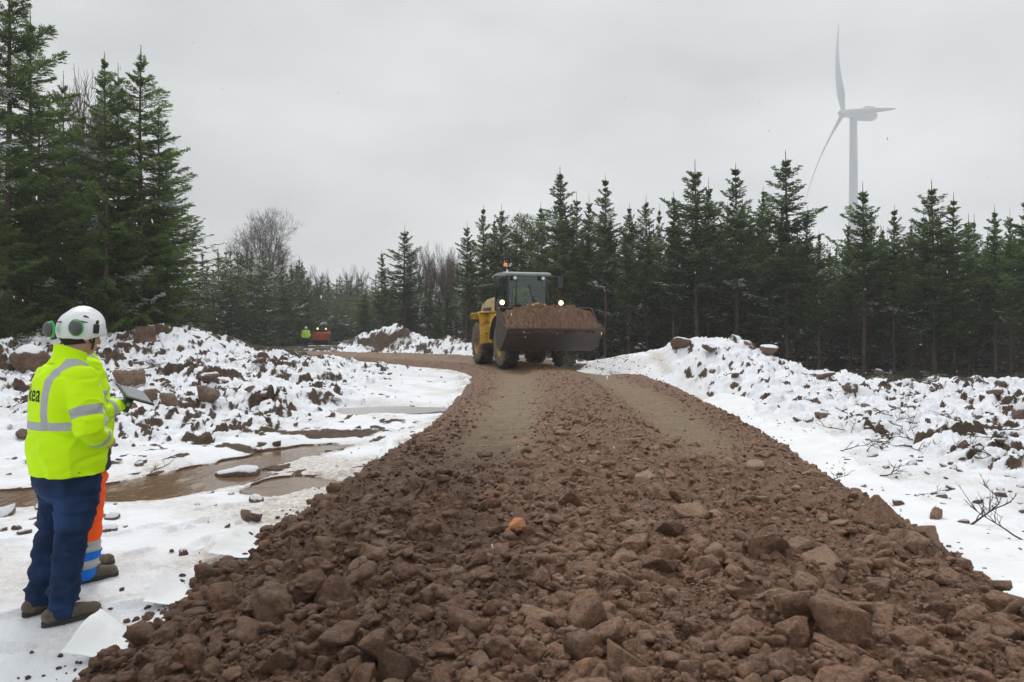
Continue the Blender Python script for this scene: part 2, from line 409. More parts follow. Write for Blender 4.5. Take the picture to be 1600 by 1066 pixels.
def ground_z(x, y, detail=True):
    z = H0(x, y)
    t, s = road_uv(x, y); at = np.abs(t)
    flat = sst(5.0, 3.0, at)                       # smooth apron with the cloth
    z = z*(1-.0*flat)
    r = np.hypot(x, y)
    # how lumpy: mounds are lumpy, flats near the road are not
    lump = sst(4.0, 7.5, at)
    lm = np.where(x < 0, sst(9.5, 12, y+.35*(x+6))*sst(-2.2,-4.5,x)*sst(70,45,y), sst(-.3,.7,x-np.interp(y,[4,9,13,17,22,27],[5.2,5.0,4.6,3.5,3.0,2.2]))*sst(3,7,y))
    lump = np.clip(.22*lump+.9*lm, 0, 1)
    heap = np.exp(-(((x+5.5)/6.5)**2+((y-45)/5)**2)**2); lump = np.maximum(lump, heap)
    lump = np.maximum(lump*sst(2.8, 3.3, at), .15)
    dz = 0
    if detail:
        st1 = stones(x, y, .62, 90); st2 = stones(x+4, y, .27, 91); st3 = stones(x, y+8, .13, 92)
        h_sel = .35+1.3*sst(-.1,.4,fbm(x*.6,y*.6,2,97))
        dz = .30*fbm(x*.55, y*.55, 3, 93)*np.maximum(lump,.25)+lump*(.20*st1*h_sel+.14*st2+.065*st3-.13)+.016*fbm(x*3, y*3, 4, 94)+.03*(1-lump)*fbm(x*.9, y*.9, 3, 95)*sst(2.6,3.4,at)
        dz = dz*sst(2.2, 3.1, at)*np.where(x > 0, .8, .85)
        dz = dz*(1-.6*sst(40,90,r)*(1-heap))
    z = z+dz
    pd = in_puddle(x, y)
    z = z-.13*sst(.45, -.1, pd)*np.where(y > 13, .0, 1)
    z = np.where((y > 13) & (pd < .6) & (y < 18) & (x > -5), z*(1-sst(.6,0,pd))+(-.03)*sst(.6,0,pd), z)
    z = np.where((pd > .05) & (y < 13) & (y > 4) & (x < -1.2), np.maximum(z, WZ+.015+.085*sst(.05,1.6,pd)), z)
    z = z-.35*sst(2.5, 1.6, at)                    # out of sight below the road
    return z, lump, pd, t, s
def footprints(x, y):
    r = np.random.RandomState(77); d = np.zeros_like(x)
    def one(px, py, a, dep):
        c, s_ = math.cos(a), math.sin(a); u = (x-px)*c+(y-py)*s_; v = -(x-px)*s_+(y-py)*c
        return -dep*np.exp(-((u/.14)**2+(v/.055)**2)**2)+.3*dep*np.exp(-(((u/.17)**2+(v/.085)**2-1)/.35)**2)
    for (x0, y0, a, n) in ((-4.8,3.4,1.0,7),(-2.9,5.6,1.25,7),(-3.4,4.0,.5,4),(-2.2,5.2,1.75,6),(-3.9,5.4,.9,6),(-5.2,5.6,.3,5)):
        for k in range(n):
            sd = .11*(1 if k % 2 else -1); q = a+r.normal()*.12; d = d+one(x0+math.cos(a)*.62*k-math.sin(a)*sd, y0+math.sin(a)*.62*k+math.cos(a)*sd, q, .042)
    return d
def grid_faces(nr, nc, keep):
    I = np.arange(nr*nc).reshape(nr, nc)
    f = np.stack([I[:-1,:-1], I[:-1,1:], I[1:,1:], I[1:,:-1]], -1).reshape(-1, 4)
    k = keep.reshape(nr, nc); kk = (k[:-1,:-1] | k[:-1,1:] | k[1:,1:] | k[1:,:-1]).ravel()
    f = f[kk]
    used = np.unique(f); mp_ = np.full(nr*nc, -1); mp_[used] = np.arange(len(used))
    return mp_[f], used
def build_ground():
    Y = [-6,-4,-2.5,-1.2,0,1,1.7]; y = 2.2
    while y < 62: Y.append(y); y += max(.014, .0042*y)
    while y < 2500: Y.append(y); y *= 1.03
    Y = np.array(Y)
    ud = np.concatenate([-1.05-np.geomspace(.01, 3.5, 45)[::-1], np.arange(-1.05, .9, .0016), .9+np.geomspace(.01, 3.5, 45)])
    U, YY = np.meshgrid(ud, Y); X = U*(YY+ np.where(YY < 0, 6.6, 0)+np.clip(2.-YY*.0, 0, 2)*1.0)
    X = U*(np.maximum(YY, 0)+2.0)
    t, s = road_uv(X, YY); mk = (np.abs(t) > 1.6) | (YY > 60)
    z = H0(X, YY); lump = np.zeros_like(X); pd = np.full_like(X, 9.)
    z[mk], lump[mk], pd[mk] = [a_ for a_ in ground_z(X[mk], YY[mk])[:3]]
    z[~mk] -= .35
    nf = (YY > 2.5) & (YY < 11) & (X < -1.3) & (X > -7) & mk; z[nf] += footprints(X[nf], YY[nf])*sst(.1,.5,pd[nf])
    # slope from the grid
    gy = np.gradient(z, axis=0)/np.maximum(np.gradient(YY, axis=0), 1e-6)
    gx = np.gradient(z, axis=1)/np.maximum(np.gradient(X, axis=1), 1e-6)
    gs = np.sqrt((gx)**2+(gy)**2)
    gs = np.minimum(gs, 3.)
    for _ in range(2):
        gs[1:-1,1:-1] = (gs[:-2,1:-1]+gs[2:,1:-1]+gs[1:-1,:-2]+gs[1:-1,2:]+2*gs[1:-1,1:-1])/6
    cov = 1.25-gs*.64*np.clip(lump*1.6, 0, 1)-np.where(X > 0, .16, .24)*sst(.0,.45,fbm(X*.9, YY*.9, 3, 111))*lump+np.where(X > 0, .10, 0)
    cov = cov+.30*fbm(X*.7, YY*.7, 3, 101)*(.4+lump)
    cov = cov-.85*sst(.17,.36,fbm(X*4.5, YY*2.6, 3, 112))*sst(6.5,9,YY)*(.35+.65*sst(-.2,.3,fbm(X*.5, YY*.5, 2, 113)))
    at = np.abs(t)
    # bare banks along the puddle, bare strip behind it
    bank = np.exp(-((pd-.12)/.2)**2)*sst(13,12,YY)
    cov = cov-.85*bank*(.55+fbm(X*2, YY*2, 2, 103))
    cov = cov-.75*np.exp(-(((X+2.3)/1.5)**2+((YY-12.3-.25*(X+2))/.45)**2))
    cov = cov-.6*np.exp(-(((X+6.5)/.9)**2+((YY-8.6)/.6)**2))
    cov = cov-.5*np.exp(-(((X+5)/1.1)**2+((YY-6.0)/.8)**2))*(.6+fbm(X*3, YY*3, 2, 104))
    for (bx, by, bw, bh, ba) in ((-3.1,11.8,1.0,.33,.9),(-4.0,10.6,.8,.3,.7),(-2.0,13.2,.7,.35,.9),(-5.4,9.4,1.2,.3,.8),(-2.5,9.4,.5,.25,.6),(-7.,7.6,1.2,.4,.8)):
        cov = cov-ba*np.exp(-(((X-bx)/bw)**2+((YY-by)/bh)**2))*(.8+1.2*fbm(X*2.5, YY*2.5, 3, 131))
    # forest floor: little snow below the trees; bare far roadside
    fl = np.where(X < 0, sst(.0, 1.5, YY-(20.8+.55*np.maximum(X+10.5,0)+.4*np.minimum(X+10.5,0)*0-np.clip(-X-10,0,9)*.42))*sst(-6.5,-8.5,X), sst(0, 2, YY-(24+.3*(10-X)))*sst(2,4,X))
    fl = np.maximum(fl, sst(66, 72, YY)); fl = np.maximum(fl, sst(33,36,YY)*sst(1.0,3.0,X+.0*YY))
    heapm = np.exp(-(((X+5.5)/6.8)**2+((YY-45)/5)**2)**3); fl = fl*(1-heapm); cov = cov-.22*heapm*(1+2*fbm(X*1.3,YY*.6,3,141))
    cov = cov-.85*fl*(.8+.5*fbm(X*.5, YY*.5, 2, 105))
    cov = np.where((YY > 50) & (X < -8), cov-1.1*sst(.45,.6,.5+fbm(X*.1, YY*.35, 2, 106)), cov)
    mud = 1.3*np.exp(-(((X+1.95)/.5)**2+((YY-7.5)/1.2)**2))+.9*np.exp(-(((X+2.6)/.9)**2+((YY-9.3)/.5)**2))+.8*np.exp(-((pd-.1)/.28)**2)*sst(13,12,YY)+.55*sst(.40,.72,.5+fbm(X*.9,YY*.9,3,108))*(1-lump)
    mud = mud+.9*np.exp(-((at-2.75)/.18)**2)*sst(.45,.65,.5+fbm(X*.8,YY*.8,2,109))
    f, used = grid_faces(*X.shape, (np.abs(t) > 1.7).ravel() | (YY.ravel() > 60))
    V = np.stack([X.ravel(), YY.ravel(), z.ravel()], 1)[used]
    o = np_obj('ground', V, f[:, ::1], M['ground'], attrs={'snow': cov.ravel()[used], 'mud': np.clip(mud,0,1).ravel()[used], 'floor': np.clip(fl,0,1).ravel()[used]})
    tag(o, kind='structure')
def build_road():
    n = 800; inv = np.linspace(1/2.15, 1/78., n); Y = np.concatenate([[-6,-3,-1,.5,1.2,1.6,1.85,2.0], 1/inv])
    # two regimes: even rows in 1/Y near, not coarser than 0.12 m far
    Y2 = []; y = 2.15
    while y < 80: Y2.append(y); y += min(max(.0055, y*y*.00062), .11 if y < 45 else .3)
    Y = np.concatenate([[-6,-3,-1,.5,1.2,1.6,1.85,2.05], Y2])
    ud = np.arange(-.62, 1.1, .00125)
    U, YY = np.meshgrid(ud, Y); X = U*(np.maximum(YY, 0)+1.5)
    # shift far columns so that the grid follows the road to the left
    t, s = road_uv(X, YY); mk = np.abs(t) < 3.15; z = H0(X, YY)-1; tr = np.zeros_like(X)
    z[mk], tr[mk] = road_z(X[mk], YY[mk])[:2]
    g = H0(X, YY)
    f, used = grid_faces(*X.shape, (mk & (np.abs(t) < 3.1) & (z > g-.12)).ravel())
    V = np.stack([X.ravel(), YY.ravel(), z.ravel()], 1)[used]
    o = np_obj('road', V, f, M['soil'], attrs={'track': tr.ravel()[used]})
    tag(o, kind='structure')
build_ground(); build_road()
def mat_water(name, c, rough):
    n = NT(name); w = n.coord()
    ice = n.ramp(n.noise(3.0, 5, .65, n.mapping(w, (1,.45,1))), [(.55,0.),(.66,1.)])
    n.base(n.mix(n.math('MULTIPLY', ice, .45), c, (.36,.30,.24))); n.rough(n.ramp(ice, [(0,rough),(1,.4)])); n.spec(.3)
    n.normal(n.bump(n.noise(9, 4, .6, n.mapping(w, (1,.5,1))), .25, .03)); return n.m
M['puddle'] = mat_water('muddy_water', (.17,.105,.06), .10)
M['ice'] = mat_water('grey_ice', (.36,.34,.32), .3)
def build_puddles():
    for nm, x0, x1, y0, y1, zz, mt, lb in (('puddle', -8, -1.0, 6, 12.5, WZ, 'puddle', 'brown muddy meltwater in the ditch beside the road'), ('puddle', -4.4, -.4, 13.6, 16.4, -.012, 'ice', 'grey frozen puddle lying in the snow')):
        gx = np.arange(x0, x1, .06); gy = np.arange(y0, y1, .06); X, Y = np.meshgrid(gx, gy)
        pd = in_puddle(X, Y)
        f, used = grid_faces(*X.shape, (pd < (.2 if zz < -.05 else .12)).ravel())
        o = np_obj(nm, np.stack([X.ravel(), Y.ravel(), np.full(X.size, zz)], 1)[used], f, M[mt]); tag(o, kind='structure')
build_puddles()
# ------------------------------------------------------------------ stones
def ico(level):
    bm = bmesh.new(); bmesh.ops.create_icosphere(bm, subdivisions=level, radius=1)
    V = np.array([v.co[:] for v in bm.verts]); Fc = np.array([[v.index for v in f.verts] for f in bm.faces]); bm.free()
    V /= np.linalg.norm(V, axis=1)[:,None]
    return V, Fc
ICO = {l: ico(l) for l in (1,2,3,4)}
def rock_shape(level, seed, planes=13, rough=.04, soft=50., clod=0.):
    rs = np.random.RandomState(seed); D, Fc = ICO[level]
    Nn = rs.normal(size=(planes,3)); Nn /= np.linalg.norm(Nn, axis=1)[:,None]
    Nn = np.vstack([Nn, [[0,0,1],[0,0,-1],[1,0,0],[-1,0,0],[0,1,0],[0,-1,0]]])
    h = rs.uniform(.55, 1.0, len(Nn)); h[-6:] = rs.uniform(.9, 1.15, 6); h[:2] = rs.uniform(.42,.55,2)
    dot = D@Nn.T
    r = np.where(dot > .05, h/np.maximum(dot, .05), 9.)
    # soft minimum rounds the arrises a little
    r = (np.mean(np.clip(r, .01, 3)**-soft, axis=1)*len(Nn)/3)**(-1/soft)
    r = r*(1+rough*fbm3(D*2.6+seed, 3, seed)+rough*.5*fbm3(D*8+seed, 2, seed+9))
    if clod: r = r*(1+clod*fbm3(D*3.3+seed, 4, seed+3))
    return D*r[:,None], Fc
def rotm(rs, tilt=.5):
    a = rs.uniform(0, 2*np.pi); b = rs.normal()*tilt; c = rs.normal()*tilt
    return np.array(Matrix.Rotation(a,3,'Z')@Matrix.Rotation(b,3,'X')@Matrix.Rotation(c,3,'Y'))
def surf_z(x, y):
    x = np.atleast_1d(np.asarray(x, float)); y = np.atleast_1d(np.asarray(y, float))
    t, s = road_uv(x, y); zr = road_z(x, y)[0]; zg = ground_z(x, y)[0]
    return np.where(np.abs(t) < 3.0, np.maximum(zr, zg), zg)
def rocks_stuff(name, pts, sizes, protos, mat, seed, sink=.35, flat=.75, smooth=True):
    rs = np.random.RandomState(seed); Vs = []; Fs = []; As = []; off = 0
    zz = surf_z(pts[:,0], pts[:,1])
    for i, (x, y) in enumerate(pts):
        V, Fc = protos[rs.randint(len(protos))]
        s = sizes[i]; sc = np.array([s*rs.uniform(.8,1.3), s*rs.uniform(.7,1.1), s*flat*rs.uniform(.7,1.15)])/2
        W = (V*sc)@rotm(rs, .3).T
        W = W+np.array([x, y, zz[i]+s*flat*(.5-sink)])
        Vs.append(W); Fs.append(Fc+off); off += len(W); As.append(np.full(len(W), rs.rand()))
    o = np_obj(name, np.vstack(Vs), np.vstack(Fs), mat, smooth=smooth, attrs={'rnd': np.concatenate(As)})
    return tag(o, kind='stuff')
PR3 = [rock_shape(3, 100+i, 6+i%5) for i in range(14)]
PR2 = [rock_shape(2, 200+i, 9+i%5) for i in range(14)]
PR1 = [rock_shape(1, 300+i, 7, .1) for i in range(10)]
CL3 = [rock_shape(3, 400+i, 12, .10, 7., .30) for i in range(10)]
CL2 = [rock_shape(2, 450+i, 10, .10, 8., .30) for i in range(8)]
ROCKME = [np_mesh('stone', *rock_shape(4, 500+i, 6+i%5, .045, 70), mats=[M['rock']], attrs={'rnd': np.zeros(len(ICO[4][0]))}) for i in range(16)]
CLODME = [np_mesh('clod', *rock_shape(4, 540+i, 12, .08, 8., .26), mats=[M['rock']], attrs={'rnd': np.zeros(len(ICO[4][0]))}) for i in range(8)]
ROCKSNOW = [np_mesh('snowy_stone', *rock_shape(3, 520+i, 16, .09, 12), mats=[M['rock_snow']], attrs={'rnd': np.zeros(len(ICO[3][0]))}) for i in range(10)]
ROCKBR = [np_mesh('brown_stone', *rock_shape(3, 560+i, 10, .08, 10), mats=[M['rock_brown']], attrs={'rnd': np.zeros(len(ICO[3][0]))}) for i in range(10)]
def place_rock(x, y, size, me, seed, sink=.3, flat=.8, name='stone', zoff=0., tilt=.3, sc=None, rz=None):
    rs = np.random.RandomState(seed)
    o = bpy.data.objects.new(name, me); COL.objects.link(o)
    z = float(surf_z(x, y)[0])
    s = size/2; sc = sc or (rs.uniform(.85,1.25), rs.uniform(.75,1.1), flat*rs.uniform(.8,1.1))
    o.scale = tuple(s*v for v in sc)
    o.rotation_euler = (rs.normal()*tilt, rs.normal()*tilt, rs.uniform(0, 6.28) if rz is None else rz)
    o.location = (x, y, z+size*sc[2]*(.5-sink)+zoff)
    return o
def px2g(px, py, z=0.):
    Y = (CZ-z)*F/(py-HY); return (px-800)/F*Y, Y
def on_surface(px, py):
    """first place along the pixel's ray where it meets ground or road"""
    Y = 1/np.linspace(1/2.0, 1/60., 900); x = (px-800)/F*Y; z = CZ-(py-HY)/F*Y
    d = z-surf_z(x, Y); k = int(np.argmax(d <= 0)); return float(x[k]), float(Y[k])
rs = np.random.RandomState(7)
# -- the stones that stand out one by one: px, py (base centre), width px, height px
KEY = [
 (1371,832,50,40,'rock','dark pyramid shaped stone standing on the right shoulder of the road',.12,.95),
 (1443,846,46,28,'rock','blunt brown stone on the road edge below the pyramid shaped stone',.3,.7),
 (1463,822,26,18,'rock','small brown stone lying on the white cloth beside the road edge',.15,.8),
 (1452,912,20,28,'rock','small pointed stone on the edge of the white cloth at bottom right',.2,1.1),
 (1322,1012,78,64,'rock','big rounded dark stone in the rubble near the bottom right',.25,.8),
 (1250,985,70,52,'rock','squat brown stone left of the big rounded dark stone',.3,.7),
 (1233,1020,52,56,'rock','upright pale grey stone in the near rubble',.25,1.),
 (1405,1020,62,40,'rock','grey faced block right of the big rounded dark stone',.3,.7),
 (915,985,70,56,'rock','large overhanging brown stone in the middle of the near rubble',.3,.75),
 (840,985,60,36,'rock','low flat stone left of the overhanging brown stone',.35,.6),
 (905,1040,56,48,'rock','cube shaped brown stone at the bottom edge of the rubble',.2,.9),
 (965,1060,68,52,'rock','pale greenish grey stone at the bottom edge of the rubble',.2,.8),
 (1048,1058,48,40,'rock','reddish brown stone at the bottom edge beside the pale grey one',.25,.85),
 (590,1040,56,44,'rock','angular stone at the bottom of the clumpy soil',.25,.8),
 (540,1010,60,36,'rock','broad dark stone with a hollow beneath it in clumpy soil',.3,.6),
 (480,955,62,56,'clod','large upright clod of mud in the left part of the soil',.2,.9),
 (498,905,44,36,'clod','block shaped clod of mud on the left slope of the road',.25,.8),
 (320,915,40,30,'clod','rounded clod at the edge of soil above the white cloth flaps',.25,.8),
 (1200,868,66,34,'rock','long low stone in the right part of the rubble',.35,.5),
 (1295,895,62,40,'rock','brown wedge shaped stone below the pyramid shaped stone',.3,.65),
 (1110,905,50,36,'rock','tilted square stone in the middle right of the rubble',.3,.7),
 (1030,900,54,34,'rock','weathered brown slab in the centre of the rubble',.35,.55),
 (985,862,56,26,'rock','dark thin slab lying on the rubble in mid road',.3,.4),
 (1190,720,26,14,'rock','small dark stone on the right edge where the wheel track ends',.3,.6),
 (806,838,30,22,'rock','bright orange rusty stone in the middle of the road rubble',.3,.8),
 (650,775,26,20,'clod','lone clod at the left edge of the soil above the snow',.2,.8),
]
for k, (px, py, w, h, kind, lab, sink, asp) in enumerate(KEY):
    x, Y = on_surface(px, py-h*.25)
    W = w*Y/F*1.08
    me = (ROCKME if kind == 'rock' else CLODME)[k % (16 if kind == 'rock' else 8)]
    o = place_rock(x, Y, W, me, 900+k, sink, asp, 'stone' if kind == 'rock' else 'soil_clod', tilt=.22)
    tag(o, lab, 'stone' if kind == 'rock' else 'soil clod')
# the pyramid gets its own shape
def pyramid():
    D, Fc = ICO[4]; Nn = np.array([(0,-.78,.5),(-.86,-.1,.5),(.84,.2,.45),(.1,.9,.4),(0,0,-1),(-.5,-.75,.45),(.1,.1,1.)]); Nn /= np.linalg.norm(Nn, axis=1)[:,None]
    h = np.array([.5,.52,.5,.5,.55,.56,.88]); dot = D@Nn.T; r = np.min(np.where(dot > .03, h/np.maximum(dot,.03), 9), axis=1)
    r = np.minimum(r, 1.3)*(1+.05*fbm3(D*4, 3, 3)); return np_mesh('pyramid_stone', D*r[:,None], Fc, [M['rock']], attrs={'rnd': np.full(len(D), .3)})
_py = [o for o in COL.objects if o.get('label','').startswith('dark pyramid')][0]; _py.data = pyramid(); _py.rotation_euler = (0,0,.5); _py.scale = tuple(v*1.25 for v in _py.scale)
_or = [o for o in COL.objects if o.get('label','').startswith('bright orange')][0]; _or.data = _or.data.copy(); _or.data.materials[0] = simple('rusty_stone', (.55,.22,.09), .85, var=.5, bump=.8, bscale=30)
# -- snow field stones: px, py, width px, height px, label
SNOWR = [
 (322,636,38,26,'b','round dark boulder standing in the snow right of the two men',.15,.85),
 (326,606,32,20,'b','brown boulder in the snow just above the round dark boulder',.3,.7),
 (262,640,40,20,'b','low brown boulder in the snow left of the round dark boulder',.35,.6),
 (230,632,24,22,'b','small pointed boulder in the snow beside the held tablet',.3,.9),
 (375,740,70,26,'i','ice capped boulder lying in the muddy puddle',.2,.5),
 (390,822,30,20,'b','round brown stone alone on the snow beside the road toe',.2,.8),
 (288,872,18,14,'b','small brown clod on the snow left of the cloth flap',.2,.8),
 (318,889,14,10,'b','smaller brown clod beside the soil edge on the snow',.2,.8),
 (362,874,14,13,'b','small round clod between the cloth flaps and soil',.2,.9),
 (382,873,12,8,'b','tiny clod touching the soil edge',.2,.9),
 (268,866,8,7,'b','tiny left clod of the three on the snow',.2,.9),
 (402,571,24,9,'b','flat stone in snow at the foot of the left mound',.3,.5),
 (195,612,44,30,'b','wide earthy boulder in the snow behind the men',.3,.6),
 (40,690,30,16,'b','flat brown stone in the snow left of the man in jeans',.3,.6),
 (64,800,30,16,'s','grey stone beside the jeans of the nearest man',.3,.6),
 (46,580,90,34,'s','big rounded boulder with snow on top behind the nearest man',.3,.6),
 (392,615,20,12,'b','small brown boulder in the middle of the left snow field',.25,.7),
 (1068,545,36,18,'s','large brown boulder on top of the right hand snow mound',.2,.65),
 (1108,556,30,16,'s','brown boulder below the crest of the right hand snow mound',.3,.65),
 (1203,560,36,20,'s','snow capped boulder on the mound crest before the forest',.15,.7),
 (1170,545,20,12,'s','small boulder left of the snow capped one on the crest',.25,.7),
 (1330,618,32,20,'s','round tan boulder in the middle of the right snow slope',.2,.75),
 (1290,596,28,12,'s','low tan boulder above the round one on the right slope',.3,.6),
 (1285,660,36,20,'s','wide brown boulder half buried in the right snow slope',.3,.6),
 (1262,664,26,14,'s','brown stone touching the wide half buried boulder',.3,.6),
 (1373,590,22,13,'s','brown boulder on the skyline of the right snow bank',.2,.7),
 (1556,622,34,12,'s','dark flat boulder in the snow near the right border',.3,.5),
 (965,556,24,16,'b','squared brown boulder left of the right hand mound',.15,.9),
 (1425,729,22,8,'s','flat pinkish stone lying in the right snow',.3,.4),
 (1403,795,22,14,'b','brown stone on the snow above the road edge at right',.2,.8),
 (1350,766,10,8,'b','small grey cube of stone on the white cloth',.2,.8),
 (1312,748,10,9,'b','tiny stone on the cloth next to the road edge',.2,.8),
 (1150,600,18,14,'s','tan stone at the foot of the right hand mound',.25,.7),
]
for k, (px, py, w, h, kind, lab, sink, asp) in enumerate(SNOWR):
    x, Y = on_surface(px, py-h*.3)
    if kind == 'i': x, Y = px2g(px, py, WZ)
    W = w*Y/F*(.95 if kind != 's' else .8)
    me = (ROCKBR if kind == 'b' else ROCKSNOW)[k % 10]
    o = place_rock(x, Y, W, me, 1300+k, sink, asp, 'boulder', zoff=(.1 if kind == 'i' else 0), tilt=.15, sc=(1.15 if w > 20 else 1., .85, asp), rz=(k*2.399) % 3.14)
    tag(o, lab, 'stone')
def jitter_pts(n, f, seed):
    r = np.random.RandomState(seed); out = []
    while len(out) < n:
        p = f(r)
        if p is not None: out.append(p)
    return np.array(out)
def road_pt(r, y0, y1, tmax=2.35, pw=1.):
    # more or less even in the picture
    q = r.rand()**pw; Y = 1/(1/y0+(1/y1-1/y0)*q); cx = np.interp(Y, CL[:,1], CL[:,0]); t = r.uniform(-tmax, tmax); return cx+t, Y, t
def f_big(r):
    x, Y, t = road_pt(r, 2.3, 9.5, 2.3)
    if t < -.5 and r.rand() < .75: return None
    if abs(x) > .78*Y+.3: return None
    return x, Y
# ~190 bigger single stones of the near rubble, the largest you see
pts = jitter_pts(190, f_big, 11); r_ = np.random.RandomState(12)
for k, (x, Y) in enumerate(pts):
    s = min(.30, .095*(1-r_.rand()*.9)**-.45)*(1.0 if Y < 6 else .85)
    o = place_rock(x, Y, s, ROCKME[k % 16], 2000+k, .46, .68, 'stone', tilt=.35)
    tag(o, 'brown mud coated stone pressed into the near rubble of the road', 'stone', 'mud coated stones in the road rubble')
def f_clod(r):
    x, Y, t = road_pt(r, 2.3, 9.5, 2.6)
    if t > -.2 and r.rand() < .8: return None
    if abs(x) > .8*Y+.3: return None
    return x, Y
pts = jitter_pts(70, f_clod, 21)
for k, (x, Y) in enumerate(pts):
    o = place_rock(x, Y, min(.3, .11*(1-r_.rand()*.9)**-.4), CLODME[k % 8], 2500+k, .42, .75, 'soil_clod', tilt=.35)
    tag(o, 'dark brown lump of wet soil in the clumpy left slope of the road', 'soil clod', 'lumps of soil on the road slope')
# -- the uncountable rest
def f_any(y0, y1, tm, trk=True, pw=1.):
    def f(r):
        x, Y, t = road_pt(r, y0, y1, tm, pw)
        if abs(x) > .9*Y+.5: return None
        if trk and r.rand() < .985*float(tracks(np.array([t]), np.array([Y]))[0]): return None
        return x, Y
    return f
_fa = f_any(2.2, 10.5, 2.45)
def f_rub(r):
    q = _fa(r)
    return None if q is None or (q[0]-np.interp(q[1], CL[:,1], CL[:,0]) < -.3 and r.rand() < .7) else q
p = jitter_pts(1150, f_rub, 31); rr = np.random.RandomState(32)
rocks_stuff('road_rubble', p, np.minimum(.15, .055*(1-rr.rand(len(p))*.97)**-.4), PR3, M['rock'], 33, .52, .65)
p = jitter_pts(5200, f_any(2.2, 13, 2.6), 34)
rocks_stuff('stone_chips', p, np.minimum(.07, .026*(1-rr.rand(len(p))*.97)**-.4), PR2, M['rock'], 35, .45, .7)
p = jitter_pts(14000, f_any(2.2, 11, 2.6), 44)
rocks_stuff('soil_crumbs', p, rr.uniform(.012,.036,len(p)), PR1+[rock_shape(1, 340+i, 9, .25) for i in range(6)], M['rock'], 45, .3, .8)
p = jitter_pts(1900, lambda r: (lambda q: None if (q is None or (q[0]-np.interp(q[1], CL[:,1], CL[:,0])) > .2 and r.rand() < .7) else q)(f_any(2.2, 12, 2.65)(r)), 36)
rocks_stuff('soil_clods', p, np.minimum(.16, .055*(1-rr.rand(len(p))*.97)**-.35), CL3, M['rock'], 37, .4, .8)
p = jitter_pts(4200, f_any(8.5, 45, 2.45, True, .8), 38)
rocks_stuff('gravel', p, np.minimum(.095, .032*(1-rr.rand(len(p))*.97)**-.4), PR2, M['rock'], 39, .5, .7)
# crumbs rolled onto the snow and the cloth at both toes of the bank
def f_toe(r):
    Y = 1/(1/3.+(1/24.-1/3.)*r.rand()); sg = -1 if r.rand() < .45 else 1
    return np.interp(Y, CL[:,1], CL[:,0])+sg*(2.55+r.exponential(.13 if sg < 0 else .3)), Y
p = jitter_pts(900, f_toe, 40)
rocks_stuff('crumbs', p, rr.uniform(.012, .05, len(p)), PR1, M['rock'], 41, .3, .8, False)
def f_snowfield(r):
    Y = 1/(1/6.+(1/34.-1/6.)*r.rand()); sg = -1 if r.rand() < .5 else 1
    if sg < 0 and Y < 12 and r.rand() < .8: return None
    x = np.interp(Y, CL[:,1], CL[:,0])+sg*(3.0+r.rand()**.7*(9 if sg < 0 else 10)*min(1, Y/12))
    if float(in_puddle(np.array([x]), np.array([Y]))[0]) < .15: return None
    return x, Y
p = jitter_pts(1500, f_snowfield, 42)
rocks_stuff('scattered_stones', p, np.minimum(.3, .055*(1-rr.rand(len(p))*.98)**-.45), PR2, M['rock_snow'], 43, .42, .7)
# ------------------------------------------------------------------ trees
def mat_needles(name, lo, hi, snow=(.8,.82,.86)):
    n = NT(name); w = n.coord(); t = n.attr('tint'); d = n.attr('dead'); s = n.attr('snow')
    oi = n.new('ShaderNodeObjectInfo').outputs['Random']
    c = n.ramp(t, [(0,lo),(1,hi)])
    c = n.mix(n.math('MULTIPLY', oi, .35), c, (.035,.055,.02))
    c = n.mix(d, c, n.ramp(n.noise(3, 3, .6, w), [(.3,(.05,.033,.022)),(.7,(.125,.085,.055))]))
    c = n.mix(s, c, snow)
    n.base(c); n.rough(.7); n.spec(.25)
    tl = n.new('ShaderNodeBsdfTranslucent'); n.l.new(c, tl.inputs[0]); ms = n.new('ShaderNodeMixShader'); ms.inputs[0].default_value = .38; n.l.new(n.b.outputs[0], ms.inputs[1]); n.l.new(tl.outputs[0], ms.inputs[2]); n.l.new(ms.outputs[0], n.o.inputs['Surface']); return n.m
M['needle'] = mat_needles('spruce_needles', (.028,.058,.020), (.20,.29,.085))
M['needle_near'] = mat_needles('spruce_needles_fresh', (.030,.060,.020), (.24,.34,.085))
M['bark'] = simple('spruce_bark', (.095,.068,.05), .9, var=.5, bump=.6, bscale=25)
M['twig'] = simple('bare_twig', (.13,.105,.095), .9, var=.3)
M['twig_red'] = simple('reddish_twig', (.13,.075,.07), .9, var=.3)
def unit(a): return a/np.maximum(np.linalg.norm(a, axis=-1, keepdims=True), 1e-9)
def kites(B, D, L, W, rs, up=None):
    n = len(B); D = unit(D)
    N_ = np.tile([0,0,1.], (n,1))+rs.normal(size=(n,3))*.55
    S = unit(np.cross(D, N_)); L = L[:,None]; W = W[:,None]
    V = np.stack([B, B+D*L*.35+S*W*.5, B+D*L, B+D*L*.35-S*W*.5], 1)
    return V.reshape(-1,3)
def tube(P_, r, sides=4):
    P_ = np.asarray(P_, float); r = np.broadcast_to(np.asarray(r, float), (len(P_),))
    T = unit(np.gradient(P_, axis=0)); ref = np.array([0,0,1.]) if abs(T[0][2]) < .8 else np.array([1.,0,0])
    A = unit(np.cross(T, ref)); Bn = np.cross(T, A)
    a = np.linspace(0, 2*np.pi, sides, endpoint=False)
    V = P_[:,None]+r[:,None,None]*(np.cos(a)[None,:,None]*A[:,None]+np.sin(a)[None,:,None]*Bn[:,None])
    n = len(P_); I = np.arange(n*sides).reshape(n, sides)
    f = np.stack([I[:-1], np.roll(I[:-1],-1,1), np.roll(I[1:],-1,1), I[1:]], -1).reshape(-1,4)
    return V.reshape(-1,3), f
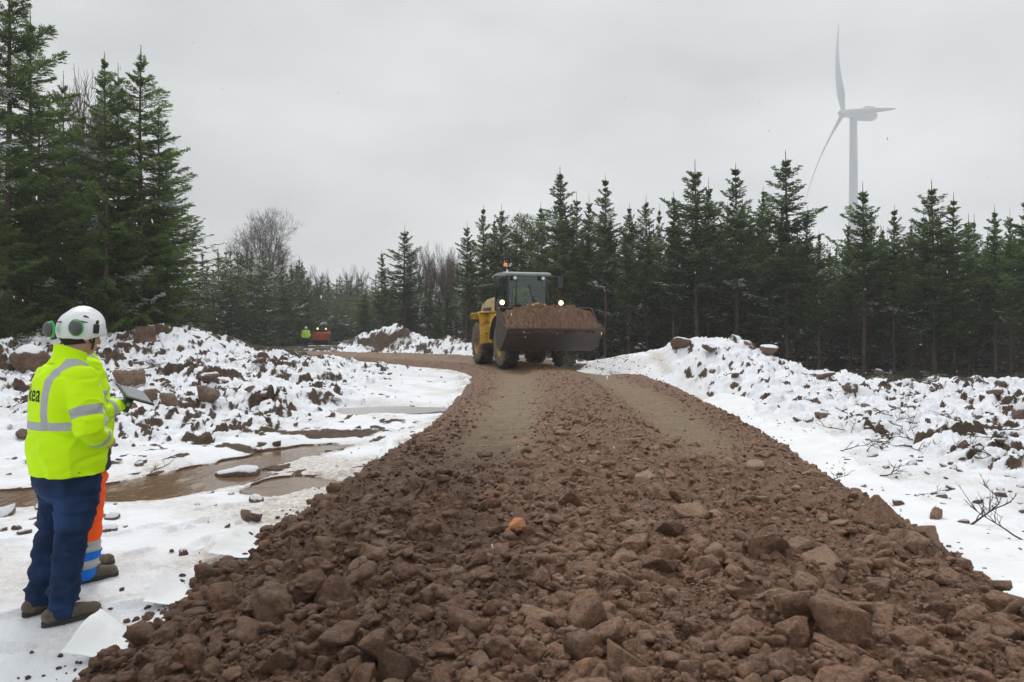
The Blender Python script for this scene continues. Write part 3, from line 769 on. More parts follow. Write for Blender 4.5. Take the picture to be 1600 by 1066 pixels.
class Acc:
    def __init__(s): s.V = []; s.F = []; s.A = {}; s.n = 0
    def add(s, V, Fc, **at):
        s.V.append(V); s.F.append(np.asarray(Fc)+s.n); s.n += len(V)
        for k, v in at.items(): s.A.setdefault(k, []).append(np.broadcast_to(np.asarray(v, float), (len(V),)))
    def out(s): return np.vstack(s.V), s.F if len({f.shape[1] for f in s.F}) > 1 else np.vstack(s.F), {k: np.concatenate(v) for k, v in s.A.items()}
def spruce(seed, H=10., Rm=1.5, detail=2, bare=.0, dead=0., dense=1., snow=0., lean=.0):
    """returns trunk (V,F) and crown (V,F,attrs); detail 2 near, 1 middle, 0 far"""
    rs = np.random.RandomState(seed); C = Acc()
    zz = np.linspace(0, H, 14); wob = np.cumsum(rs.normal(size=(14,2))*.012, 0)
    tp = np.stack([wob[:,0]+lean*(zz/H)**2, wob[:,1], zz], 1); tr = .012+.105*(H/10)*(1-zz/H)**.85
    TV, TF = tube(tp, tr, 8 if detail else 5)
    ax = lambda z: np.array([np.interp(z, zz, tp[:,0]), np.interp(z, zz, tp[:,1]), z])
    z = H-rs.uniform(.45,.85); k = 0; br = []
    bulge = [rs.uniform(-.25,.25) for _ in range(12)]
    while z > max(.25, bare*H*.12):
        t = H-z
        Lb = Rm*(1.08*(1-math.exp(-(max(t-.45,.02)/(H*.26))**1.05)))*(.82+.36*rs.rand())*(1+.12*math.sin(k*1.7+seed))*(1-.25*sst(.6,1.,t/H))+.07
        nb = 5 if (k < 3 or detail == 2) else 6
        a0 = rs.uniform(0, 6.28)
        for j in range(nb):
            if rs.rand() < .10: continue
            br.append((z+rs.uniform(-.12,.12), a0+j*6.283/nb+rs.uniform(-.3,.3), Lb*rs.uniform(.55,1.28), t))
        for j in range(int(3*dense)+(1 if k > 2 else 0)):
            br.append((z-rs.uniform(.1,.4), rs.uniform(0,6.28), Lb*rs.uniform(.35,.8), t+.2))
        z -= (1.22 if (detail == 2 and t > 3) else 1)*rs.uniform(.8,1.2)*np.interp(t, [0,2,5,10], [.62,.48,.40,.36])*(1.25 if detail == 0 else 1); k += 1
    # leader
    C.add(*(lambda v: (v[0], v[1]))(tube([ax(H-.9), ax(H-.4), ax(H)+np.array([0,0,.1])], [.026,.016,.006], 4)), tint=.4, dead=.5, snow=0)
    nl = 40 if detail == 2 else 18; u = rs.rand(nl); Bp = ax(H)+np.array([0,0,.1])-np.outer(u, [0,0,.95]); Dn = np.stack([rs.normal(size=nl), rs.normal(size=nl), np.full(nl,.9)],1)
    C.add(kites(Bp, Dn, np.full(nl,.07), np.full(nl,.02), rs), np.arange(nl*4).reshape(-1,4), tint=.5, dead=0, snow=0)
    KB=[];KD=[];KL=[];KW=[];KT=[];KDe=[];KS=[]
    for (zb, az, Lb, t) in br:
        zb = max(zb, .15); f = t/H
        el = np.interp(f, [0,.08,.25,.5,1], [1.1,.80,.34,.02,-.22])+rs.normal()*.10
        cu = np.interp(f, [0,.2,1], [.0,.12,.55])
        u = np.linspace(0, 1, 6); h = np.array([math.cos(az), math.sin(az)])
        rad = Lb*u*math.cos(el); zz_ = Lb*u*math.sin(el)+cu*Lb*(u**2.4)*.45-.18*Lb*u*(1-u)*min(1, f*2)
        o = ax(zb); P_ = np.stack([o[0]+h[0]*rad, o[1]+h[1]*rad, zb+zz_], 1)
        hf = zb/H; alive = 1.
        if bare > 0:
            pa = sst(bare-.13, bare+.10, hf+rs.normal()*.05); alive = 1. if rs.rand() < pa else 0.
        wv, wf = tube(P_, np.linspace(.018, .004, 6)*(.6+.4*min(1, Lb)), 3)
        if alive or detail or rs.rand() < .4: C.add(wv, wf, tint=.2, dead=1., snow=0)
        if not alive:
            if rs.rand() < .25: continue
        sp = {2:.075,1:.11,0:.2}[detail]*(1 if alive else 1.6)
        ns = max(4, int(Lb/sp)); us = np.linspace(.16 if f > .1 else .05, .98, ns); us = us+rs.normal(size=ns)*.01
        for sgn in (-1, 1):
            Bs = np.stack([np.interp(us, u, P_[:,c]) for c in range(3)], 1)
            T = unit(np.gradient(P_, axis=0)); Ts = np.stack([np.interp(us, u, T[:,c]) for c in range(3)], 1)
            Sd = unit(np.cross(Ts, [0,0,1.]))*sgn
            ang = rs.uniform(.7, 1.1, ns)
            D = Ts*np.cos(ang)[:,None]+Sd*np.sin(ang)[:,None]+rs.normal(size=(ns,3))*.12
            D[:,2] -= np.interp(f, [0,.3,1], [-.25,.05,.35])*rs.uniform(.3,1.2,ns)
            Ls = np.minimum(.62, Lb*.46)*(1-us**1.6*.75)*rs.uniform(.6,1.1,ns)+.05
            Ls = Ls*np.clip(us*3.2, .35, 1)
            base_t = np.clip(.12+.62*us+rs.normal()*.16-.12*f, 0, 1)  # boughs top-lit in the colour: paler tips, darker near the trunk and below
            sn = (rs.rand() < snow)*1. if f > .15 else 0.
            if detail == 2 or (detail == 1 and alive):
                kk = 7 if detail == 2 else 4; kk = kk if alive else 3
                q = np.linspace(.1, 1, kk)
                for qi in q:
                    b = Bs+unit(D)*Ls[:,None]*qi-np.array([0,0,1])*(.10*Ls*qi**2)[:,None]
                    for s2 in ((-1,1) if qi < .95 else (0,)):
                        d2 = unit(D)+unit(np.cross(D, [0,0,1.]))*s2*rs.uniform(.5,1.0,(ns,1))+rs.normal(size=(ns,3))*.22
                        l2 = (.16 if detail == 2 else .20)*(1-.45*qi)*rs.uniform(.6,1.2,ns)+Ls*.05
                        KB.append(b); KD.append(d2); KL.append(l2); KW.append(np.full(ns, (.034 if detail == 2 else .062)*(1. if alive else .35)))
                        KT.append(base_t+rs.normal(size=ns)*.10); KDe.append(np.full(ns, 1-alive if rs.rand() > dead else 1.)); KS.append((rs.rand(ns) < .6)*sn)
            else:
                KB.append(Bs); KD.append(D); KL.append(Ls*1.15); KW.append(np.full(ns, (.13 if detail == 0 else .06)*(1. if alive else .25)))
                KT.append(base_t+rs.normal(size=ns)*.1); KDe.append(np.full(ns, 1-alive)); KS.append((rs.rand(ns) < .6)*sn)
                if detail == 0 and alive:
                    for s2 in (-1,1):
                        KB.append(Bs+unit(D)*Ls[:,None]*.4); KD.append(D+np.cross(D,[0,0,1.])*s2*.8+rs.normal(size=(ns,3))*.3); KL.append(Ls*.7); KW.append(np.full(ns,.10)); KT.append(base_t); KDe.append(np.zeros(ns)); KS.append((rs.rand(ns) < .5)*sn)
        # spray at the tip
        if alive:
            nt = 6 if t > 2.2 else 2; KB.append(np.tile(P_[-1], (nt,1))-unit(P_[-1]-P_[-2])*.1); KD.append(unit(P_[-1]-P_[-2])+rs.normal(size=(nt,3))*.5)
            KL.append(rs.uniform(.1,.22,nt)*min(1,.35+Lb)); KW.append(np.full(nt, .03 if detail == 2 else .045)); KT.append(np.full(nt,.75)); KDe.append(np.zeros(nt)); KS.append(np.zeros(nt))
    KB = np.vstack(KB); KD = np.vstack(KD); KL = np.concatenate(KL); KW = np.concatenate(KW)
    K = kites(KB, KD, KL, KW, rs); rep = lambda a: np.repeat(np.concatenate(a), 4)
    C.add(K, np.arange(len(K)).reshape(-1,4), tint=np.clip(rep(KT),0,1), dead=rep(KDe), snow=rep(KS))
    return (TV, TF), C.out()
def spruce_me(i, mat, **k):
    (TV, TF), (V, Fc, A) = spruce(**k)
    return np_mesh('spruce_trunk', TV, TF, [M['bark']]), np_mesh('spruce_crown', V, Fc, [M[mat]], smooth=False, attrs=A), k.get('H', 10.)
NEAR = [spruce_me(i, 'needle_near', seed=40+i, H=10.4, Rm=1.75+.15*(i%3), detail=2, bare=[0,.12,0,.15][i], dense=.6, snow=.02) for i in range(4)]
MID = [spruce_me(i, 'needle', seed=60+i, H=10., Rm=[1.55,1.25,1.75,1.35,1.9,1.45,1.6][i], detail=1, bare=[.42,.36,.30,.45,.40,.22,.33][i], snow=.04, dense=1.2) for i in range(7)]
BACK = [spruce_me(i, 'needle', seed=80+i, H=10., Rm=[1.3,1.5,1.2,1.6][i], detail=0, bare=[.3,.2,.1,.15][i], snow=.03) for i in range(4)]
FARM = [spruce_me(i, 'needle', seed=90+i, H=9., Rm=[1.5,1.7,1.3,1.6][i], detail=0, bare=[.0,.1,.0,.0][i], snow=.10) for i in range(4)]
rt = random.Random(5)
def put_tree(proto, x, y, top, base, label, group=None, wid=1., name='spruce_tree', cat='tree'):
    tm, cm, H = proto; h = top-base; s = h/(H+.1)
    root = empty(name, (x, y, base), rt.uniform(0, 6.28))
    a = bpy.data.objects.new('trunk', tm); b = bpy.data.objects.new('crown', cm)
    link(a, root); link(b, root); root.scale = (s*wid, s*wid, s)
    tag(root, label, cat, group); return root
def treepx(proto, px, py, Y, label, group=None, wid=1., base=None, **k):
    x = (px-800)/F*Y; top = CZ-(py-HY)/F*Y; base = float(H0(np.array([x]), np.array([Y]))[0])-.05 if base is None else base
    return put_tree(proto, x, Y, top, base, label, group, wid, **k)
TRACK = []
def T_(*a, **k): TRACK.append((a[1], a[3])); return treepx(*a, **k)
# left hand cluster
T_(NEAR[1], 12, -70, 20.0, 'tall spruce cut by the left border of the picture above the men', wid=.95)
T_(NEAR[0], 46, 10, 22.0, 'spruce with brown dead lower boughs above the nearest man', wid=.85)
T_(NEAR[3], 100, 112, 26.0, 'slim thin spruce in the gap between the left border trees and the twin topped group', wid=.7)
T_(NEAR[2], 165, 80, 21.0, 'spruce with bare spiky leader above the white helmets', wid=.88)
T_(NEAR[3], 186, 100, 23.5, 'spruce squeezed between two taller spruces over the helmets', wid=.8)
T_(NEAR[0], 218, 70, 22.0, 'full green spruce closing the left cluster beside the open sky', wid=1.0)
T_(NEAR[1], 250, 158, 23.6, 'lower spruce at the right side of the left cluster', wid=.95)
T_(NEAR[2], -34, 60, 17.5, 'spruce whose boughs reach in from beyond the left border', wid=1.)
T_(NEAR[0], 60, 150, 25.0, 'short spruce behind the brown boughs of the left cluster', wid=1.)
T_(NEAR[2], 130, 170, 26.5, 'short spruce behind the gap of the left cluster', wid=1.)
T_(NEAR[1], 262, 250, 25.5, 'small spruce low at the right foot of the left cluster', wid=1.)
# right hand front row: top px, top py, distance
FR = [(597,390,54,.95,'small spruce standing left of the lone broad spruce at the forest edge'),
 (630,352,55,1.2,'lone broad spruce on the skyline left of the bare reddish bushes'),
 (729,345,47,1.,'first spruce right of the bare reddish bushes'),
 (755,320,46,.9,'spruce rising left of the orange beacon of the loader'),
 (773,338,48,.8,'thin spruce directly behind a taller one left of the beacon'),
 (786,318,45.5,.95,'spruce rising directly above the orange beacon of the loader'),
 (845,315,46,.85,'pale spruce left of the tall one above the soil load'),
 (875,260,42,1.25,'tall full spruce above the soil heaped in the bucket'),
 (903,298,43,.8,'slim spruce right of the tall one above the bucket'),
 (921,303,42.5,.75,'thin spruce above the tip of the loader bucket'),
 (946,272,41,1.,'tall spruce just right of the loader bucket'),
 (983,317,40,.95,'rounded green spruce with pale boughs right of the bucket'),
 (1011,303,40,.8,'narrow spruce with yellowish leader in the front row'),
 (1030,318,41.5,.6,'very thin spruce between two fuller ones in the front row'),
 (1053,298,39,1.,'dark spruce left of the double topped spruce'),
 (1090,250,38,1.25,'dense double topped spruce above the mound crest'),
 (1107,278,39,.8,'second leader tree hugging the dense spruce above the mound'),
 (1150,254,37,1.15,'tall spruce with a clean pale trunk above the right mound'),
 (1193,290,38,.8,'thin spruce left of the tallest front row spruce'),
 (1232,233,35,1.2,'tallest front row spruce, left of the turbine blade tip'),
 (1262,322,34,.8,'half height spruce under the tip of the turbine blade'),
 (1280,360,33,.8,'small brownish spruce below the turbine blade tip'),
 (1327,338,34,.55,'needle thin spruce in front of the turbine tower'),
 (1350,283,32,1.1,'spruce just right of the turbine tower'),
 (1397,320,31.5,.95,'spruce with light green boughs right of the tower spruce'),
 (1424,345,32,.7,'thin low spruce left of the open branched spruce pair'),
 (1460,280,30,1.2,'taller tree of the open branched spruce pair at right'),
 (1490,300,30.5,1.05,'shorter tree of the open branched spruce pair at right'),
 (1555,320,29,1.0,'airy spruce with long leader near the right border'),
 (1580,324,28,.55,'thin tree with candle like shoots near the right border'),
 (1607,300,27,1.2,'bright green spruce cut by the right border')]
for k, (px, py, Y, w, lb) in enumerate(FR):
    T_(MID[(k*3+1) % 7], px, py, Y, lb, wid=w*.92)
# rows behind (right): hold the skyline a little lower
for row in range(4):
    for px in np.arange(572, 1720, 34):
        q = px+rt.uniform(-13, 13); Y = np.interp(q, [560,720,1100,1600], [59,48,39.5,29])+2.4*(row+1)+rt.uniform(-.8,.8)
        front = min(FR, key=lambda f: abs(f[0]-q)); ty = max(front[1]+rt.uniform(25, 75), 300+rt.uniform(0,45))+(32 if q < 700 else 0)
        if q < 640: ty = max(ty, 425+rt.uniform(-10,15))
        elif q < 715: ty = max(ty, 440+rt.uniform(-10,15))
        elif q < 860: ty = max(ty, 385+rt.uniform(-10,15))
        treepx((MID if row == 0 else BACK)[rt.randrange(4 if row else 7)], q, ty, Y, 'dark spruce crowded behind the front row of the right hand forest', 'spruces behind the front row of the right forest', 1.05)
# far forest closing the view behind the bend
for (x0, x1, y0, y1, n, t0, t1) in ((305,420,60,74,16,380,418),(400,482,68,84,14,396,430),(482,620,93,112,22,424,447)):
    for i in range(n):
        q = x0+(x1-x0)*(i+rt.random())/n; Y = rt.uniform(y0, y1)
        treepx(FARM[rt.randrange(4)], q, rt.uniform(t0, t1), Y, 'hazy spruce in the far forest behind the bend of the road', 'hazy far spruces behind the bend', rt.uniform(.95, 1.35))
# background of the left cluster
for i in range(16):
    q = -120+25*i+rt.uniform(-10,10); Y = 28+rt.uniform(0,7)
    treepx(BACK[rt.randrange(4)], q, 190+rt.uniform(0,90)+(60 if q > 200 else 0), Y, 'dark spruce crowded behind the left hand cluster', 'spruces behind the left cluster', 1.2)
# the wood behind them all, one mass
def forest():
    r = np.random.RandomState(3); (TV, TF), (V, Fc, A) = spruce(seed=71, H=9., Rm=1.6, detail=0, bare=.1)
    K = Fc if isinstance(Fc, np.ndarray) else np.vstack(Fc)
    sel = r.rand(len(K)) < .28; K = K[sel]; used = np.unique(K); mp_ = np.full(len(V), -1); mp_[used] = np.arange(len(used)); K = mp_[K]; V = V[used]; A = {k: v[used] for k, v in A.items()}
    Vs=[];Fs=[];At={k: [] for k in A}; off = 0
    def one(x, y, h):
        nonlocal off
        a = r.uniform(0,6.28); c, s = math.cos(a), math.sin(a); k = h/9.
        W = V*np.array([k*1.5,k*1.5,k]); W = np.stack([W[:,0]*c-W[:,1]*s+x, W[:,0]*s+W[:,1]*c+y, W[:,2]-.3], 1)
        Vs.append(W); Fs.append(K+off); off += len(W)
        for kk in A: At[kk].append(A[kk])
    for i in range(230):
        q = r.uniform(520, 1900); Y = np.interp(q, [520,720,1100,1600,1900], [70,62,52,42,38])+r.uniform(0, 16); one((q-800)/F*Y, Y, np.interp(q,[520,860,900,2000],[6.2,6.5,8.2,8.5])*r.uniform(.85,1.0))
    for i in range(130):
        q = r.uniform(230, 640); Y = np.interp(q, [230,400,640], [80,88,106])+r.uniform(0,14); one((q-800)/F*Y, Y, 7.5*r.uniform(.8,1.05))
    for i in range(60):
        q = r.uniform(-500, 290); Y = r.uniform(36, 52); one((q-800)/F*Y, Y, 9*r.uniform(.85,1.05))
    o = np_obj('spruce_forest', np.vstack(Vs), np.vstack(Fs), M['needle'], smooth=False, attrs={k: np.concatenate(v) for k, v in At.items()}); tag(o, kind='stuff')
forest()
# bare broadleaved trees
def bare_tree(seed, H, spread, levels, mat, r0=.16, upr=.6, trunk_frac=.35, up=.15):
    rs = np.random.RandomState(seed); TR = Acc(); CR = Acc()
    def grow(p, d, L, r, lv):
        n = 5; P_ = [p]; dd = d
        for i in range(n-1):
            dd = unit(dd+rs.normal(size=3)*.11+np.array([0,0,up*.3])); P_.append(P_[-1]+dd*L/(n-1))
        P_ = np.array(P_); (TR if lv == 0 else CR).add(*tube(P_, np.linspace(r, r*(.55 if lv else .6), n), 6 if lv < 2 else 3))
        if lv >= levels: return
        m = [9,6,5,5,4,3][lv]
        for j in range(m):
            u = rs.uniform(.35 if lv else trunk_frac, 1) if j else 1.
            q = np.array([np.interp(u*(n-1), range(n), P_[:,c]) for c in range(3)])
            a = rs.uniform(0, 6.28); side = unit(np.cross(dd, [math.cos(a), math.sin(a), .3]))
            ang = rs.uniform(.35, .95)*spread if j else .15
            grow(q, unit(dd*math.cos(ang)+side*math.sin(ang)), L*rs.uniform(.5,.72)*(1 if lv else upr*1.25), max(.011, r*rs.uniform(.35,.5)*(1.3 if not j else 1)), lv+1)
    grow(np.zeros(3), np.array([0,0,1.]), H*.55, r0, 0)
    tv, tf, _ = TR.out(); cv, cf, _ = CR.out(); h = cv[:,2].max()
    return np_mesh('bare_trunk', tv, tf, [M[mat]]), np_mesh('bare_crown', cv, cf, [M[mat]]), float(h)-.1
OAK = bare_tree(5, 13, 1.15, 5, 'twig', .20)
BIRCH = bare_tree(8, 9, .6, 4, 'twig_red', .07, .6, .3, .5); BIRCH2 = bare_tree(9, 9, .55, 4, 'twig', .07, .6, .3, .5)
treepx(OAK, 416, 316, 72, 'tall bare broadleaved tree above the far forest', base=0., name='bare_tree')
for px, py, Y, w, pr, lb in ((655,386,62,1.,BIRCH2,'pale bare birch right of the lone broad spruce'),(690,376,63,1.,BIRCH2,'tallest pale bare birch between the lone spruce and the loader'),
  (668,400,58,1.1,BIRCH,'reddish bare birch in front of the pale bare birches'),(700,392,58,1.1,BIRCH,'reddish bare birch next to the first spruce behind the loader'),(712,385,61,1.,BIRCH2,'grey bare birch half hidden by the first spruce behind the loader'),
  (470,405,78,1.2,BIRCH2,'small bare tree right of the tall bare broadleaved tree'),(492,412,80,1.2,BIRCH2,'second small bare tree right of the tall bare broadleaved tree'),(550,412,92,1.,BIRCH2,'small bare tree over the far forest gap'),
  (117,104,30,.9,BIRCH2,'pale bare birch behind the left spruce cluster')):
    treepx(pr, px, py, Y, lb, wid=w*1.0, name='bare_tree')
# round headed pine
def pine():
    rs = np.random.RandomState(4); TR = Acc(); C = Acc(); H = 10.
    tv, tf = tube([(0,0,0),(.1,0,3),(0,.1,6),(.1,0,9)], [.16,.13,.1,.05], 7)
    B=[];D=[];T=[]
    for i in range(34):
        z = rs.uniform(5.5, 9.7); a = rs.uniform(0,6.28); r = rs.uniform(.4,1.9)*math.sqrt(max(.1, 1-((z-7.8)/2.7)**2)); c = np.array([math.cos(a)*r, math.sin(a)*r, z])
        C.add(*tube([(0.05,0,z-.9),(c[0]*.5,c[1]*.5,z-.45),tuple(c)], [.04,.03,.012], 3), tint=.2, dead=1, snow=0)
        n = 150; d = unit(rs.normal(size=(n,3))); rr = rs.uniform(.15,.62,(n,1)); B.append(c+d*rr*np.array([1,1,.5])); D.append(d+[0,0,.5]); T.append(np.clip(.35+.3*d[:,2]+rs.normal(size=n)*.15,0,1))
    B = np.vstack(B); D = np.vstack(D); K = kites(B, D, rs.uniform(.12,.26,len(B)), np.full(len(B),.07), rs)
    C.add(K, np.arange(len(K)).reshape(-1,4), tint=np.repeat(np.concatenate(T),4), dead=0, snow=0)
    V, Fc, A = C.out(); return np_mesh('pine_trunk', tv, tf, [M['bark']]), np_mesh('pine_crown', V, Fc, [M['needle']], smooth=False, attrs=A), 9.9
PINE = pine()
treepx(PINE, 816, 348, 46.5, 'round headed pine with gaps in its crown above the loader cab', name='pine_tree')
treepx(PINE, 832, 330, 49, 'taller pine half hidden behind the round headed pine', name='pine_tree', wid=.8)

# ------------------------------------------------------------------ wind turbine
def turbine():
    D = 420.; mt = simple('turbine_white', (.34,.36,.39), .45, var=.03)
    hub = np.array([(1317-800)/F*D, D, CZ+(HY-177)/F*D]); psi, phi, L, tilt = 3.155, -.281, 61.3, .094
    ax = np.array([math.cos(psi)*math.cos(tilt), math.sin(psi)*math.cos(tilt), math.sin(tilt)]); side = np.cross([0,0,1.], ax); side /= np.linalg.norm(side); up = np.cross(ax, side)
    tw = np.array([(1333.5-800)/F*D, D, 0.])
    root = empty('wind_turbine', tuple(tw)); tag(root, 'white three bladed wind turbine rising behind the forest into low cloud', 'wind turbine')
    h = hub[2]-3.2
    np_obj('tower', *tube([(0,0,-2),(0,0,30),(0,0,60),(0,0,90),(0,0,h)], [2.9,2.7,2.5,2.25,1.95], 32), mt, root)
    hl = hub-tw
    # nacelle: rounded body along the axis
    n = 15; u = np.linspace(0, 1, n); V = []
    prof = np.array([.35,.8,.97,1,1,1,1,1,1,1,1,.97,.9,.72,.3]); a = np.linspace(0, 2*np.pi, 28, endpoint=False)
    for i in range(n):
        c = hl-ax*(3.0+16.5*u[i])+np.array([0,0,-.3+.7*u[i]])
        for t in a:
            ca, sa = math.cos(t), math.sin(t); ca = math.copysign(abs(ca)**.7, ca); sa = math.copysign(abs(sa)**.7, sa)
            V.append(c+side*ca*2.1*prof[i]+np.array([0,0,1])*sa*(3.3 if sa < 0 else 3.0)*prof[i])
    I = np.arange(n*28).reshape(n,28); f = np.stack([I[:-1], np.roll(I[:-1],-1,1), np.roll(I[1:],-1,1), I[1:]], -1).reshape(-1,4)
    nac = np_obj('nacelle', np.array(V), [f, I[:1], I[-1:]], mt, root)
    c = hl-ax*15+np.array([0,0,4.1]); bx = np.array([c+side*sx*1.5+ax*sy*2.6+np.array([0,0,1])*sz*.8 for sx in (-1,1) for sy in (-1,1) for sz in (-1,1)])
    np_obj('cooler', bx, np.array([(0,1,3,2),(4,6,7,5),(0,4,5,1),(2,3,7,6),(0,2,6,4),(1,5,7,3)]), simple('turbine_grey', (.42,.44,.46)), nac, smooth=False)
    pts = [hl-ax*3.2, hl-ax*1.5, hl+ax*.5, hl+ax*1.8, hl+ax*2.6, hl+ax*2.9]; hb = np_obj('rotor_hub', *tube(pts, [2.1,2.3,2.2,1.7,.9,.05], 24), mt, root)
    for k in range(3):
        an = phi+k*2*np.pi/3; d = up*math.cos(an)+side*math.sin(an); ch = np.cross(ax, d); V = []; m = 24
        for i in range(m):
            t = i/(m-1); r_ = 1.2+t*(L-1.2); cw = np.interp(t, [0,.05,.18,.4,.7,.93,1], [2.4,2.6,5.0,3.8,2.5,1.3,.25]); th = np.interp(t, [0,.06,.2,.5,1], [2.3,2.1,1.2,.7,.12]); tw_ = np.interp(t, [0,.2,1], [.9,.55,.1])
            c1 = ch*math.cos(tw_)+ax*math.sin(tw_); c2 = np.cross(d, c1); cen = hl+d*r_+ax*2.3*math.sin(math.pi*t)-c1*cw*.12
            for j in range(14):
                q = 2*np.pi*j/14; V.append(cen+c1*math.cos(q)*cw*.5+c2*math.sin(q)*th*.5)
        I = np.arange(m*14).reshape(m,14); f = np.stack([I[:-1], np.roll(I[:-1],-1,1), np.roll(I[1:],-1,1), I[1:]], -1).reshape(-1,4)
        np_obj('rotor_blade', np.array(V), [f, I[-1:]], mt, root)
turbine()
# ------------------------------------------------------------------ mesh building helpers for made things
class MB:
    def __init__(s): s.b = bmesh.new()
    def _x(s, vs, T):
        if T is not None: bmesh.ops.transform(s.b, matrix=T, verts=vs)
    def box(s, c, d, bev=.01, T=None, rot=None):
        r = bmesh.ops.create_cube(s.b, size=1.); vs = r['verts']
        bmesh.ops.scale(s.b, vec=d, verts=vs)
        if bev:
            es = list({e for v in vs for e in v.link_edges}); q = bmesh.ops.bevel(s.b, geom=es, offset=min(bev, min(d)*.45), segments=2, affect='EDGES', profile=.6); vs = list({v for f in q['faces'] for v in f.verts} | {v for v in vs if v.is_valid})
        if rot is not None: bmesh.ops.rotate(s.b, cent=(0,0,0), matrix=rot, verts=vs)
        bmesh.ops.translate(s.b, vec=c, verts=vs); s._x(vs, T); return s
    def cyl(s, a, b, r, r2=None, seg=20, T=None):
        a = Vector(a); b = Vector(b); d = b-a; r2 = r if r2 is None else r2
        q = bmesh.ops.create_cone(s.b, cap_ends=True, segments=seg, radius1=r, radius2=r2, depth=d.length); vs = q['verts']
        M_ = Matrix.Translation((a+b)/2)@d.to_track_quat('Z','Y').to_matrix().to_4x4(); bmesh.ops.transform(s.b, matrix=M_, verts=vs); s._x(vs, T); return s
    def ell(s, c, r, seg=20, T=None):
        q = bmesh.ops.create_uvsphere(s.b, u_segments=seg, v_segments=seg//2, radius=1.); vs = q['verts']
        bmesh.ops.scale(s.b, vec=r, verts=vs); bmesh.ops.translate(s.b, vec=c, verts=vs); s._x(vs, T); return s
    def prism(s, prof, y0, y1, T=None, bev=0.):
        """prof: (x,z) outline, extruded from y0 to y1"""
        a = [s.b.verts.new((x, y0, z)) for x, z in prof]; b = [s.b.verts.new((x, y1, z)) for x, z in prof]; n = len(prof)
        fs = [s.b.faces.new(a), s.b.faces.new(b[::-1])]+[s.b.faces.new((a[i], b[i], b[(i+1) % n], a[(i+1) % n])) for i in range(n)]
        bmesh.ops.recalc_face_normals(s.b, faces=fs)
        if bev:
            es = list({e for f in fs for e in f.edges}); bmesh.ops.bevel(s.b, geom=es, offset=bev, segments=2, affect='EDGES')
        elif T is not None: s._x(a+b, T)
        return s
    def strip(s, prof, y0, y1, th):
        """bent sheet following prof (x,z) with thickness th"""
        P_ = [Vector((x,0,z)) for x, z in prof]; up = []
        for i in range(len(P_)):
            t = (P_[min(i+1,len(P_)-1)]-P_[max(i-1,0)]).normalized(); up.append(P_[i]+Vector((-t.z,0,t.x))*th)
        return s.prism([(p.x,p.z) for p in P_]+[(p.x,p.z) for p in up[::-1]], y0, y1)
    def lathe(s, prof, c, axis='Y', seg=40):
        """prof: (r, h) ring outline closed, turned round the axis"""
        rings = []
        for i in range(seg):
            a = 2*math.pi*i/seg; rings.append([s.b.verts.new((c[0]+r*math.cos(a), c[1]+h, c[2]+r*math.sin(a))) for r, h in prof])
        n = len(prof); fs = []
        for i in range(seg):
            A = rings[i]; B = rings[(i+1) % seg]
            for j in range(n): fs.append(s.b.faces.new((A[j], A[(j+1) % n], B[(j+1) % n], B[j])))
        bmesh.ops.recalc_face_normals(s.b, faces=fs); return s
    def tube(s, P_, r, seg=8):
        V, f = tube(np.array(P_, float), r, seg); vs = [s.b.verts.new(v) for v in V]
        for q in f: s.b.faces.new([vs[i] for i in q])
        s.b.faces.new(vs[:seg][::-1]); s.b.faces.new(vs[-seg:]); return s
    def build(s, name, mat, parent=None, smooth=True, angle=35):
        me = bpy.data.meshes.new(name); s.b.normal_update(); s.b.to_mesh(me); s.b.free()
        for m in (mat if isinstance(mat, list) else [mat]): me.materials.append(m)
        if smooth:
            me.polygons.foreach_set('use_smooth', [True]*len(me.polygons)); me.set_sharp_from_angle(angle=R(angle))
        return link(bpy.data.objects.new(name, me), parent)
MUDC = (.10,.07,.05,1)
Y_ = simple('machine_yellow', (.72,.44,.045), .5, dirt=MUDC, dscale=2.6, damt=.38, bump=.1)
RIMM = simple('rim_yellow', (.50,.30,.05), .7, dirt=MUDC, dscale=4, damt=.62)
CREAM = simple('hood_cream', (.60,.46,.26), .55, dirt=MUDC, dscale=3, damt=.3)
BLK = simple('machine_black', (.022,.022,.024), .45, dirt=(.07,.055,.04,1), dscale=5, damt=.25)
GREYM = simple('machine_grey', (.07,.068,.065), .6, dirt=MUDC, dscale=4, damt=.5)
BUCK = simple('bucket_steel', (.038,.027,.019), .7, var=.4, dirt=(.07,.048,.034,1), dscale=2.2, damt=.5, bump=.5, bscale=14)
TYRE = simple('tyre_rubber', (.028,.025,.022), .85, dirt=(.10,.072,.052,1), dscale=2.5, damt=.45, bump=.4, bscale=30)
TYRES = simple('tyre_side_mud', (.06,.05,.042), .9, dirt=(.16,.125,.095,1), dscale=3, damt=.75, bump=.4, bscale=30)
ROOFM = simple('cab_roof_grey', (.30,.34,.32), .5, var=.15)
def glass_mat():
    n = NT('cab_glass'); n.base((.6,.68,.66)); n.rough(.03); n.b.inputs['Transmission Weight'].default_value = 1.; n.b.inputs['IOR'].default_value = 1.25
    mixn = n.new('ShaderNodeMixShader'); tr = n.new('ShaderNodeBsdfTransparent'); tr.inputs[0].default_value = (.62,.70,.68,1); gl = n.new('ShaderNodeBsdfGlossy'); gl.inputs['Roughness'].default_value = .04
    mixn.inputs[0].default_value = .08; n.l.new(tr.outputs[0], mixn.inputs[1]); n.l.new(gl.outputs[0], mixn.inputs[2]); n.l.new(mixn.outputs[0], n.o.inputs['Surface']); return n.m
GLASS = glass_mat()
LAMP = emis('lit_headlight', (1.,.62,.26), 3.); LENS = simple('lamp_glass', (.75,.76,.76), .2)
